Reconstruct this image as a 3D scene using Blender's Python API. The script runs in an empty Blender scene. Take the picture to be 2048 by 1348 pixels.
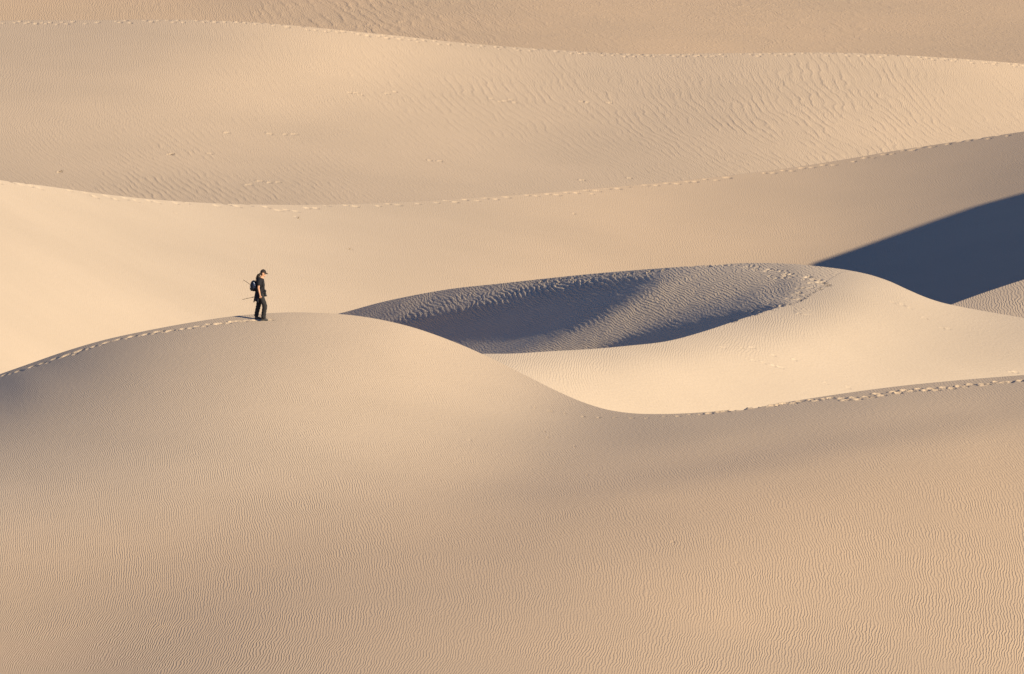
import bpy, bmesh, math, random
import numpy as np
from mathutils import Vector, Matrix

S = bpy.context.scene
COL = S.collection
random.seed(7)

# =============================== camera, sky, sun, exposure ===================================
FPX = 11400.0                      # a 200 mm lens: focal length in pixels of a 2048 px picture
PITCH = math.radians(7.0)
CW, CH = 2048, 1348
CAM_Z = 30.0
cam_d = bpy.data.cameras.new("camera")
cam_d.sensor_width = 36.0
cam_d.lens = FPX / CW * 36.0
cam_d.clip_start, cam_d.clip_end = 1.0, 5000.0
cam = bpy.data.objects.new("camera", cam_d)
cam.location = (0, 0, CAM_Z)
cam.rotation_euler = (math.pi / 2 - PITCH, 0, 0)
COL.objects.link(cam)
S.camera = cam

SUN_EL, SUN_AZ = math.radians(20.5), math.radians(-38.0)    # azimuth from +X (right) towards the viewer
LV = np.array([math.cos(SUN_EL) * math.cos(SUN_AZ), math.cos(SUN_EL) * math.sin(SUN_AZ), math.sin(SUN_EL)])
W = bpy.data.worlds.new("World")
S.world = W
W.use_nodes = True
nt = W.node_tree
nt.nodes.clear()
sky = nt.nodes.new("ShaderNodeTexSky")
sky.sky_type = 'NISHITA'
sky.sun_disc = False
sky.sun_elevation = SUN_EL
sky.sun_rotation = math.radians(90.0 + 38.0)
sky.altitude = 0
sky.air_density = 1.0
sky.dust_density = 0.0
sky.ozone_density = 5.0
bg = nt.nodes.new("ShaderNodeBackground")
bg.inputs[1].default_value = 0.07
wo = nt.nodes.new("ShaderNodeOutputWorld")
tint = nt.nodes.new("ShaderNodeMix")              # cool white balance of the open shade
tint.data_type = 'RGBA'
tint.blend_type = 'MULTIPLY'
tint.inputs[0].default_value = 1.0
tint.inputs[7].default_value = (0.98, 0.94, 1.14, 1)
nt.links.new(sky.outputs[0], tint.inputs[6])
nt.links.new(tint.outputs[2], bg.inputs[0])
nt.links.new(bg.outputs[0], wo.inputs[0])

sun_d = bpy.data.lights.new("sun", 'SUN')
sun_d.energy = 5.0
sun_d.angle = math.radians(0.5)
sun_d.color = (1.0, 0.875, 0.64)
sun = bpy.data.objects.new("sun", sun_d)
sun.rotation_euler = Vector(LV).to_track_quat('Z', 'Y').to_euler()
sun.location = (60, -60, 80)
COL.objects.link(sun)

S.view_settings.view_transform = 'Standard'
S.view_settings.look = 'None'
S.view_settings.exposure = 0.89
S.view_settings.gamma = 1.0
S.view_settings.use_curve_mapping = False

# =============================== helpers =======================================================
def ray(px, py):
    s = (CH / 2 - py) / FPX
    yd = math.cos(PITCH) + s * math.sin(PITCH)
    return (px - CW / 2) / FPX / yd, (math.sin(PITCH) - s * math.cos(PITCH)) / yd

def world(px, py, dist):
    u, a = ray(px, py)
    return np.stack(np.broadcast_arrays(u * dist, dist, CAM_Z - a * dist), -1)

def smooth(t):
    t = np.clip(t, 0, 1)
    return t * t * (3 - 2 * t)

def poly(pts):
    """smooth curve y(x) through points"""
    p = np.array(pts, float)
    x, y = p[:, 0], p[:, 1]
    h_ = np.diff(x)
    d = np.diff(y) / h_
    m = np.concatenate([[d[0]], (d[:-1] * h_[1:] + d[1:] * h_[:-1]) / (h_[1:] + h_[:-1]), [d[-1]]])
    def f(q):
        q = np.asarray(q, float)
        i = np.clip(np.searchsorted(x, q) - 1, 0, len(x) - 2)
        h = x[i + 1] - x[i]
        t = (q - x[i]) / h
        r = ((2*t**3 - 3*t*t + 1) * y[i] + (t**3 - 2*t*t + t) * h * m[i]
             + (-2*t**3 + 3*t*t) * y[i + 1] + (t**3 - t*t) * h * m[i + 1])
        r = np.where(q < x[0], y[0] + (q - x[0]) * m[0], r)
        return np.where(q > x[-1], y[-1] + (q - x[-1]) * m[-1], r)
    return f

class Spline2:
    """uniform cubic B-spline surface over a rectangle"""
    def __init__(s, x0, hx, nx, y0, hy, ny, c=None):
        s.x0, s.hx, s.nx, s.y0, s.hy, s.ny = x0, hx, nx, y0, hy, ny
        s.c = np.zeros(nx * ny) if c is None else c
    @staticmethod
    def _b(t, n, d):
        i = np.clip(np.floor(t).astype(int), 0, n - 4)
        f = t - i
        if d == 0:
            b = [(1-f)**3/6, (3*f**3-6*f*f+4)/6, (-3*f**3+3*f*f+3*f+1)/6, f**3/6]
        elif d == 1:
            b = [-(1-f)**2/2, (9*f*f-12*f)/6, (-9*f*f+6*f+3)/6, f*f/2]
        else:
            b = [1-f, 3*f-2, -3*f+1, f]
        return i, np.stack(b, -1)
    def rows(s, x, y, dx=0, dy=0):
        i, bx = s._b((x - s.x0) / s.hx, s.nx, dx)
        j, by = s._b((y - s.y0) / s.hy, s.ny, dy)
        w = bx[:, :, None] * by[:, None, :] / (s.hx**dx * s.hy**dy)
        k = (i[:, None, None] + np.arange(4)[None, :, None]) * s.ny + j[:, None, None] + np.arange(4)[None, None, :]
        return k.reshape(len(x), 16), w.reshape(len(x), 16)
    def mat(s, x, y, dx=0, dy=0):
        k, w = s.rows(x, y, dx, dy)
        m = np.zeros((len(x), s.nx * s.ny))
        m[np.arange(len(x))[:, None], k] = w
        return m
    def at(s, x, y):
        x, y = np.broadcast_arrays(np.asarray(x, float), np.asarray(y, float))
        sh = x.shape
        x, y = x.ravel(), y.ravel()
        out = np.empty(len(x))
        for a in range(0, len(x), 100000):
            k, w = s.rows(x[a:a+100000], y[a:a+100000])
            out[a:a+100000] = (s.c[k] * w).sum(1)
        return out.reshape(sh)

def field(ctrl, ky=1.8, p=3.0, floor=25.0):
    """inverse-distance blend of values given at places"""
    c = np.array(ctrl, float)
    def f(px, py):
        px, py = np.broadcast_arrays(np.asarray(px, float), np.asarray(py, float))
        sh = px.shape
        q = np.stack([px.ravel(), py.ravel() * ky], -1)
        P = c[:, :2] * [1, ky]
        d2 = ((q[:, None] - P[None])**2).sum(-1) + floor**2
        w = d2 ** (-p / 2)
        return (w @ c[:, 2:] / w.sum(1, keepdims=True)).reshape(sh + (c.shape[1] - 2,))
    return f

def coarse(fn, x, y, step=16.0):
    """evaluate a slow smooth field on a coarse grid and read it bilinearly"""
    x0, x1, y0, y1 = x.min() - step, x.max() + step, y.min() - step, y.max() + step
    nx, ny = int((x1 - x0) / step) + 2, int((y1 - y0) / step) + 2
    gx, gy = np.meshgrid(x0 + step * np.arange(nx), y0 + step * np.arange(ny), indexing='ij')
    g = fn(gx, gy)
    fx, fy = (x - x0) / step, (y - y0) / step
    i, j = fx.astype(int), fy.astype(int)
    fx, fy = (fx - i)[..., None], (fy - j)[..., None]
    r = g[i, j] * (1-fx) * (1-fy) + g[i+1, j] * fx * (1-fy) + g[i, j+1] * (1-fx) * fy + g[i+1, j+1] * fx * fy
    return r

_rng = np.random.default_rng(11)
_perm = _rng.random((256, 256))
def noise(x, y, seed=0):
    """smooth value noise in -1..1"""
    x = x + seed * 37.17; y = y + seed * 11.73
    i, j = np.floor(x).astype(int), np.floor(y).astype(int)
    fx, fy = x - i, y - j
    fx, fy = fx*fx*fx*(fx*(fx*6-15)+10), fy*fy*fy*(fy*(fy*6-15)+10)
    a, b = _perm[i & 255, j & 255], _perm[(i+1) & 255, j & 255]
    c, d = _perm[i & 255, (j+1) & 255], _perm[(i+1) & 255, (j+1) & 255]
    return 2 * ((a*(1-fx) + b*fx) * (1-fy) + (c*(1-fx) + d*fx) * fy) - 1

def ripple_phase(ctrl, box, nx=16, ny=11):
    """phase (in ripples) whose stripes lean and spread as listed: x, y, lean in degrees, spacing in px, ..."""
    x0, x1, y0, y1 = box
    sp = Spline2(x0, (x1 - x0) / (nx - 3), nx, y0, (y1 - y0) / (ny - 3), ny)
    gx, gy = np.meshgrid(np.linspace(x0, x1, 28), np.linspace(y0, y1, 20), indexing='ij')
    gx, gy = gx.ravel(), gy.ravel()
    c = np.array(ctrl, float)
    th = np.radians(c[:, 2])
    vec = np.concatenate([c[:, :2], (np.sin(th) / c[:, 3])[:, None], (np.cos(th) / c[:, 3])[:, None]], 1)
    g = field(vec)(gx, gy)
    A = np.vstack([sp.mat(gx, gy, 1, 0), sp.mat(gx, gy, 0, 1), 1e-6 * np.eye(nx * ny)])
    b = np.concatenate([g[:, 0], g[:, 1], np.zeros(nx * ny)])
    sp.c = np.linalg.solve(A.T @ A + 1e-9 * np.eye(nx * ny), A.T @ b)
    return sp

# =============================== crest lines ===================================================
crest_F = poly([(-300,860),(-150,798),(0,748),(60,727),(120,706),(200,682),(300,660),(400,642),(470,632),(530,627),(570,625),(640,626),(700,630),(760,639),(830,656),(880,673),(940,697),(1000,725),(1060,755),(1110,780),(1160,802),(1210,818),(1260,826),(1320,828),(1400,825),(1500,816),(1600,800),(1700,785),(1800,772),(1900,762),(2048,750),(2200,739),(2400,730)])
crest_B = poly([(500,668),(600,645),(690,624),(760,605),(830,590),(900,578),(1000,567),(1100,556),(1200,546),(1300,538),(1400,531),(1450,528),(1500,526),(1550,526.5),(1600,529),(1650,534),(1700,541),(1745,551),(1780,563),(1815,579),(1850,594),(1880,604),(1920,613),(1980,624),(2048,636),(2200,668),(2400,718)])
ridge_C = poly([(800,718),(900,712),(952,708),(1025,707),(1108,702),(1180,698),(1250,692),(1340,681),(1413,661),(1485,637),(1558,614),(1594,603),(1640,590)])
crest_M = poly([(-300,300),(-150,330),(0,360),(100,373),(200,387),(300,398),(400,405),(500,408.5),(600,409.5),(700,408),(800,404),(900,398.5),(1000,392),(1100,384.5),(1200,376),(1300,367),(1400,357),(1500,346),(1600,333),(1700,317),(1800,300),(1900,285),(2048,263),(2200,242),(2400,225)])
crest_T = poly([(-300,52),(-150,45),(0,41),(200,40),(400,40),(500,44),(600,52),(700,62),(800,72),(900,83),(1000,92),(1100,99),(1200,105),(1300,108),(1400,107),(1500,106),(1600,105),(1700,106),(1800,110),(1900,116),(2048,128),(2200,145),(2400,172)])
crest_D = poly([(1780,660),(1900,610),(1960,588),(2048,559),(2150,530),(2300,500),(2400,490)])
line_1 = poly([(680,665),(790,642),(900,617),(1000,598),(1100,574),(1200,557),(1300,545),(1400,532),(1500,520)])
line_2 = poly([(850,712),(930,694),(1000,684),(1100,665),(1200,630),(1280,590),(1330,556),(1380,525),(1450,480)])
line_3 = poly([(1080,714),(1125,706),(1225,681),(1300,657),(1400,630),(1480,612),(1540,604),(1600,602),(1680,600)])

# =============================== dune surfaces =================================================
# Each dune is a smooth B-spline of log distance (fitted beforehand so that slopes, crests and
# hollows of the real relief face the sun as they do in the photograph); stored as steps from one number to the next.
SURF = {}
SURF['F'] = (-300, 85.483871, 34, 560, 23.414634, 44, 5.175362, [
25856,-1134,-1179,-1224,-1260,-1302,-1320,-1335,-1332,-1277,-1176,-1099,-1002,-802,-798,-1017,-1042,-1088,-1101,-1113,-1105,-1094,-1080,-1053,-1028,-1003,-971,-947,
-924,-902,-886,-873,-863,-857,-853,-852,-853,-854,-857,-860,-864,-866,-868,-864,25090,-1162,-1157,-1168,-1192,-1220,-1256,-1277,-1279,-1270,-1234,-1142,
-1075,-1015,-976,-980,-1021,-1037,-1048,-1050,-1042,-1029,-1015,-993,-972,-951,-928,-910,-892,-879,-867,-859,-855,-851,-851,-850,-852,-853,-856,-858,
-860,-862,-861,-863,24199,-1109,-1112,-1114,-1120,-1130,-1148,-1195,-1252,-1278,-1273,-1258,-1082,-1045,-1061,-1058,-1053,-1048,-1037,-1025,-1005,-984,-962,-938,
-916,-895,-875,-861,-849,-842,-838,-836,-837,-839,-842,-847,-849,-854,-855,-858,-859,-861,-862,-862,23182,-1062,-1059,-1054,-1051,-1047,-1043,-1012,
-1014,-1123,-1195,-1184,-1280,-1296,-1259,-1220,-1176,-1119,-1067,-1020,-974,-933,-897,-865,-840,-816,-800,-787,-774,-774,-775,-785,-802,-818,-833,-847,
-857,-866,-873,-875,-874,-871,-868,-868,22042,-1034,-1031,-1023,-1005,-991,-990,-1038,-999,-862,-1068,-1377,-1397,-1352,-1269,-1179,-1105,-1044,-991,-939,
-895,-862,-836,-812,-786,-773,-765,-760,-751,-742,-748,-768,-795,-819,-843,-858,-873,-888,-895,-896,-889,-877,-866,-865,20847,-1050,-1049,-1038,
-1031,-1009,-989,-948,-1218,-1339,-1200,-1079,-1069,-1029,-989,-962,-942,-917,-890,-866,-839,-815,-796,-783,-778,-774,-767,-761,-756,-769,-785,-798,
-813,-830,-851,-876,-898,-907,-908,-902,-891,-874,-861,-862,19666,-1083,-1084,-1097,-1096,-1107,-1120,-1117,-1024,-1008,-1018,-965,-912,-888,-872,-860,
-853,-844,-827,-809,-789,-775,-766,-763,-761,-764,-767,-766,-774,-786,-803,-820,-835,-849,-870,-893,-912,-923,-919,-908,-892,-871,-855,-855,
18574,-1107,-1108,-1100,-1128,-1139,-1107,-1040,-981,-899,-852,-838,-819,-795,-783,-779,-783,-781,-770,-759,-750,-750,-750,-753,-759,-765,-776,-789,
-803,-819,-836,-852,-867,-879,-888,-907,-922,-922,-913,-901,-884,-863,-846,-847,17690,-1122,-1122,-1141,-1089,-1121,-1061,-960,-862,-811,-778,-761,
-752,-747,-743,-744,-739,-731,-731,-728,-729,-732,-741,-752,-765,-779,-797,-816,-835,-853,-871,-888,-903,-918,-927,-921,-905,-898,-892,-883,
-868,-852,-837,-838,17077,-1106,-1111,-1093,-1142,-1053,-979,-894,-817,-769,-741,-726,-717,-710,-710,-711,-712,-712,-713,-717,-722,-734,-749,-766,
-782,-802,-825,-848,-870,-890,-906,-917,-925,-935,-936,-924,-907,-888,-875,-864,-852,-838,-828,-828,16693,-1067,-1062,-1096,-1068,-1028,-937,-852,
-792,-752,-722,-705,-695,-691,-690,-694,-701,-709,-716,-721,-735,-754,-774,-792,-812,-832,-854,-881,-900,-915,-930,-940,-945,-942,-930,-915,
-899,-881,-867,-853,-842,-829,-820,-820,16439,-1027,-1027,-1023,-1042,-930,-877,-831,-786,-746,-712,-691,-683,-678,-682,-694,-709,-724,-737,-751,
-766,-783,-803,-824,-847,-872,-892,-905,-917,-930,-942,-952,-951,-943,-926,-908,-891,-874,-860,-846,-834,-823,-815,-816,16414,-991,-993,-990,
-906,-904,-854,-813,-774,-740,-708,-694,-687,-684,-689,-704,-727,-753,-775,-793,-811,-824,-840,-859,-879,-900,-916,-929,-937,-941,-946,-948,
-946,-939,-925,-904,-888,-874,-858,-845,-831,-820,-811,-813,16727,-937,-935,-918,-957,-869,-873,-809,-765,-738,-718,-707,-702,-701,-708,-730,
-764,-794,-823,-853,-864,-871,-881,-894,-910,-928,-941,-945,-947,-946,-943,-941,-934,-927,-915,-905,-892,-877,-862,-846,-833,-820,-811,-813,
17331,-909,-910,-926,-911,-934,-841,-790,-779,-761,-744,-736,-734,-739,-750,-760,-781,-842,-891,-913,-927,-930,-929,-930,-944,-958,-961,-960,
-954,-946,-938,-931,-922,-915,-908,-900,-890,-878,-864,-848,-834,-821,-812,-813,18048,-867,-866,-853,-850,-839,-849,-837,-841,-829,-808,-797,
-796,-805,-817,-826,-827,-835,-923,-1027,-1015,-982,-969,-971,-979,-984,-979,-967,-953,-940,-928,-920,-912,-905,-899,-892,-884,-874,-863,-849,
-835,-822,-813,-813,18805,-844,-842,-840,-829,-823,-806,-841,-839,-829,-857,-868,-872,-883,-907,-929,-934,-872,-916,-1103,-1120,-1046,-1016,-998,
-993,-991,-972,-954,-938,-924,-913,-906,-898,-893,-890,-883,-877,-868,-859,-847,-835,-822,-813,-813,19500,-852,-851,-846,-842,-836,-841,-825,
-816,-828,-829,-864,-908,-982,-1019,-1029,-1018,-988,-1051,-1132,-1110,-1068,-1039,-1012,-994,-969,-944,-928,-916,-904,-895,-889,-885,-882,-880,-874,
-869,-862,-853,-843,-832,-821,-812,-813,20059,-875,-875,-874,-873,-875,-870,-877,-883,-873,-857,-826,-913,-997,-1077,-1109,-1112,-1078,-1102,-1187,
-1090,-965,-980,-984,-972,-957,-933,-912,-897,-886,-878,-874,-870,-870,-870,-868,-863,-856,-848,-840,-830,-818,-810,-811,20451,-906,-907,-907,
-909,-912,-919,-926,-935,-957,-979,-987,-877,-982,-1067,-1098,-1091,-1016,-1113,-1259,-991,-896,-941,-944,-936,-924,-909,-897,-887,-874,-867,-861,
-859,-861,-864,-860,-857,-851,-844,-836,-827,-817,-809,-809,20662,-936,-936,-938,-941,-948,-954,-965,-975,-980,-990,-1025,-1100,-1052,-1041,-1037,
-966,-960,-1215,-1114,-894,-913,-909,-892,-885,-883,-877,-873,-870,-862,-854,-852,-853,-858,-859,-857,-854,-848,-842,-834,-825,-815,-807,-807,
20698,-961,-960,-963,-967,-972,-981,-992,-1007,-1027,-1030,-1020,-1097,-1142,-1068,-964,-851,-1051,-1183,-902,-877,-894,-872,-851,-842,-839,-838,-840,
-842,-842,-842,-837,-844,-855,-863,-862,-858,-851,-843,-833,-825,-813,-805,-806,20573,-980,-980,-981,-984,-990,-997,-1009,-1022,-1045,-1109,-1142,
-1056,-1048,-1003,-844,-916,-1176,-923,-821,-861,-845,-826,-815,-807,-802,-802,-805,-808,-810,-813,-824,-848,-863,-869,-869,-863,-854,-845,-834,
-823,-812,-804,-803,20309,-993,-993,-995,-999,-1003,-1009,-1018,-1033,-1050,-1020,-1149,-1176,-1012,-858,-863,-1089,-954,-777,-807,-801,-791,-785,-779,
-772,-769,-771,-779,-785,-791,-800,-814,-832,-854,-868,-868,-863,-854,-843,-833,-820,-808,-799,-800,19932,-999,-1000,-1002,-1006,-1014,-1024,-1033,
-1033,-1048,-1138,-1051,-1003,-958,-855,-965,-1004,-778,-761,-757,-748,-742,-740,-742,-738,-744,-755,-763,-772,-781,-794,-808,-827,-844,-850,-851,
-850,-845,-836,-826,-814,-802,-793,-792,19470,-998,-998,-1001,-1004,-1011,-1020,-1037,-1075,-1067,-990,-1045,-967,-840,-892,-1016,-797,-741,-736,-712,
-705,-703,-703,-708,-714,-725,-735,-748,-758,-771,-785,-801,-816,-829,-834,-836,-835,-832,-824,-815,-805,-794,-781,-786,18959,-991,-992,-991,
-993,-995,-998,-996,-967,-1021,-1080,-967,-879,-837,-968,-860,-734,-720,-698,-690,-685,-682,-683,-690,-697,-702,-713,-726,-740,-755,-770,-784,
-799,-812,-820,-822,-821,-818,-811,-804,-792,-782,-778,-771,18444,-984,-983,-983,-979,-975,-971,-980,-1022,-964,-939,-909,-806,-889,-922,-732,
-697,-690,-679,-671,-671,-672,-674,-680,-681,-685,-693,-705,-720,-735,-750,-764,-780,-792,-800,-806,-805,-804,-798,-790,-783,-768,-751,-763,
17970,-976,-977,-978,-979,-975,-962,-931,-877,-978,-952,-801,-784,-920,-729,-675,-680,-678,-674,-666,-665,-664,-664,-669,-671,-674,-681,-689,
-701,-717,-731,-745,-759,-769,-780,-786,-786,-786,-784,-780,-771,-767,-764,-748,17562,-963,-964,-967,-973,-980,-992,-1009,-1017,-880,-771,-749,
-845,-700,-632,-651,-637,-639,-647,-651,-653,-655,-654,-658,-659,-661,-667,-673,-683,-695,-710,-724,-739,-752,-757,-759,-760,-760,-760,-758,
-755,-736,-716,-742,17224,-939,-939,-941,-942,-944,-947,-940,-922,-899,-823,-805,-735,-674,-652,-632,-626,-626,-629,-631,-638,-643,-642,-649,
-651,-652,-660,-666,-671,-684,-695,-705,-719,-727,-734,-742,-744,-747,-752,-755,-762,-785,-811,-796,16959,-910,-909,-906,-900,-887,-866,-844,
-834,-813,-817,-792,-770,-729,-697,-678,-654,-644,-637,-631,-632,-634,-634,-641,-644,-647,-654,-661,-666,-675,-683,-690,-701,-710,-719,-730,
-740,-750,-763,-775,-789,-800,-798,-803,16760,-885,-887,-882,-872,-861,-855,-847,-850,-837,-787,-789,-723,-695,-685,-663,-647,-635,-627,-619,
-620,-620,-618,-625,-629,-631,-639,-644,-649,-658,-665,-672,-682,-689,-697,-709,-719,-730,-746,-761,-779,-801,-815,-810,16620,-899,-878,-863,
-852,-850,-851,-889,-896,-848,-901,-632,-675,-687,-650,-644,-618,-612,-606,-596,-598,-600,-598,-605,-611,-611,-620,-627,-628,-639,-645,-648,
-658,-665,-670,-680,-689,-699,-714,-728,-754,-785,-850,-848,])
SURF['M'] = (-300, 98.148148, 30, 200, 34.736842, 22, 5.650038, [
-3183,-1495,-1490,-1469,-1435,-1427,-1421,-1425,-1420,-1423,-1422,-1424,-1427,-1428,-1430,-1427,-1420,-1410,-1393,-1376,-1368,-1339,-723,-1494,-1493,-1488,-1457,-1448,
-1448,-1446,-1449,-1447,-1443,-1438,-1431,-1425,-1417,-1411,-1402,-1392,-1380,-1366,-1354,-1357,1746,-1498,-1498,-1495,-1493,-1465,-1471,-1481,-1483,-1480,-1470,-1456,
-1437,-1418,-1403,-1390,-1379,-1372,-1363,-1341,-1335,-1334,4190,-1505,-1504,-1498,-1486,-1500,-1521,-1533,-1541,-1533,-1511,-1473,-1434,-1398,-1367,-1350,-1340,-1334,
-1323,-1312,-1313,-1315,6556,-1520,-1521,-1522,-1532,-1553,-1571,-1571,-1561,-1547,-1497,-1448,-1403,-1361,-1328,-1314,-1307,-1302,-1300,-1304,-1299,-1299,8782,-1538,
-1540,-1549,-1567,-1590,-1591,-1575,-1573,-1546,-1498,-1444,-1394,-1341,-1301,-1278,-1271,-1272,-1272,-1274,-1280,-1279,10813,-1541,-1542,-1547,-1558,-1564,-1585,-1595,
-1582,-1562,-1518,-1465,-1404,-1340,-1276,-1251,-1252,-1248,-1245,-1258,-1260,-1260,12624,-1529,-1530,-1530,-1534,-1546,-1569,-1582,-1591,-1573,-1543,-1488,-1416,-1339,
-1281,-1254,-1241,-1234,-1229,-1237,-1240,-1240,14205,-1519,-1518,-1515,-1515,-1519,-1532,-1594,-1598,-1581,-1551,-1496,-1422,-1350,-1300,-1264,-1238,-1223,-1212,-1219,
-1221,-1221,15549,-1518,-1516,-1513,-1511,-1515,-1536,-1579,-1587,-1567,-1542,-1490,-1424,-1361,-1309,-1270,-1237,-1212,-1196,-1203,-1204,-1206,16666,-1527,-1526,-1524,
-1526,-1530,-1541,-1560,-1561,-1544,-1512,-1468,-1414,-1363,-1318,-1274,-1236,-1204,-1183,-1187,-1192,-1192,17584,-1542,-1542,-1543,-1545,-1547,-1548,-1547,-1532,-1510,
-1479,-1441,-1398,-1356,-1312,-1270,-1233,-1199,-1177,-1182,-1185,-1186,18345,-1557,-1558,-1560,-1560,-1560,-1554,-1536,-1515,-1485,-1447,-1413,-1376,-1341,-1299,-1262,
-1230,-1199,-1175,-1182,-1186,-1187,18998,-1569,-1570,-1570,-1570,-1565,-1556,-1544,-1512,-1470,-1424,-1378,-1347,-1310,-1280,-1253,-1231,-1206,-1187,-1191,-1194,-1195,
19582,-1573,-1573,-1576,-1576,-1572,-1554,-1538,-1503,-1463,-1410,-1359,-1312,-1280,-1265,-1250,-1238,-1222,-1208,-1209,-1212,-1212,20122,-1568,-1568,-1571,-1571,-1566,
-1540,-1503,-1482,-1448,-1401,-1333,-1299,-1289,-1277,-1267,-1258,-1247,-1236,-1234,-1234,-1234,20620,-1554,-1555,-1555,-1550,-1538,-1523,-1493,-1458,-1421,-1369,-1325,
-1314,-1310,-1302,-1290,-1285,-1279,-1270,-1260,-1263,-1263,21059,-1535,-1536,-1534,-1538,-1528,-1516,-1475,-1441,-1403,-1357,-1322,-1313,-1321,-1323,-1314,-1299,-1296,
-1301,-1304,-1300,-1299,21400,-1515,-1514,-1515,-1508,-1525,-1516,-1475,-1437,-1386,-1335,-1315,-1320,-1336,-1346,-1344,-1325,-1315,-1327,-1333,-1331,-1331,21595,-1494,
-1494,-1497,-1507,-1508,-1502,-1457,-1407,-1359,-1323,-1315,-1339,-1365,-1375,-1372,-1361,-1357,-1352,-1351,-1353,-1353,21593,-1471,-1471,-1477,-1479,-1512,-1474,-1426,
-1372,-1321,-1298,-1335,-1377,-1402,-1409,-1398,-1388,-1385,-1380,-1376,-1374,-1373,21358,-1447,-1447,-1443,-1472,-1473,-1436,-1381,-1336,-1308,-1315,-1355,-1405,-1434,
-1435,-1417,-1403,-1404,-1397,-1393,-1390,-1388,20899,-1433,-1434,-1433,-1431,-1424,-1383,-1344,-1328,-1332,-1354,-1381,-1419,-1434,-1428,-1416,-1410,-1408,-1403,-1400,
-1396,-1396,20252,-1421,-1421,-1422,-1409,-1361,-1341,-1342,-1356,-1377,-1403,-1416,-1395,-1390,-1398,-1403,-1403,-1401,-1400,-1398,-1396,-1395,19447,-1396,-1395,-1399,
-1389,-1349,-1326,-1350,-1379,-1403,-1418,-1407,-1386,-1371,-1374,-1386,-1394,-1393,-1392,-1391,-1390,-1389,18534,-1387,-1382,-1375,-1355,-1361,-1366,-1366,-1383,-1400,
-1403,-1391,-1368,-1348,-1348,-1374,-1386,-1385,-1383,-1382,-1380,-1380,17602,-1394,-1401,-1378,-1360,-1360,-1366,-1369,-1377,-1385,-1384,-1373,-1359,-1347,-1346,-1358,
-1380,-1374,-1370,-1369,-1368,-1369,16683,-1388,-1384,-1385,-1379,-1372,-1368,-1371,-1371,-1370,-1369,-1367,-1365,-1366,-1369,-1372,-1359,-1354,-1355,-1356,-1357,-1357,
15766,-1388,-1392,-1386,-1379,-1375,-1372,-1367,-1365,-1365,-1364,-1364,-1367,-1371,-1374,-1375,-1366,-1350,-1346,-1347,-1349,-1349,14842,-1396,-1392,-1389,-1380,-1373,
-1368,-1364,-1361,-1358,-1359,-1362,-1365,-1372,-1375,-1383,-1373,-1350,-1340,-1340,-1345,-1354,])
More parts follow.
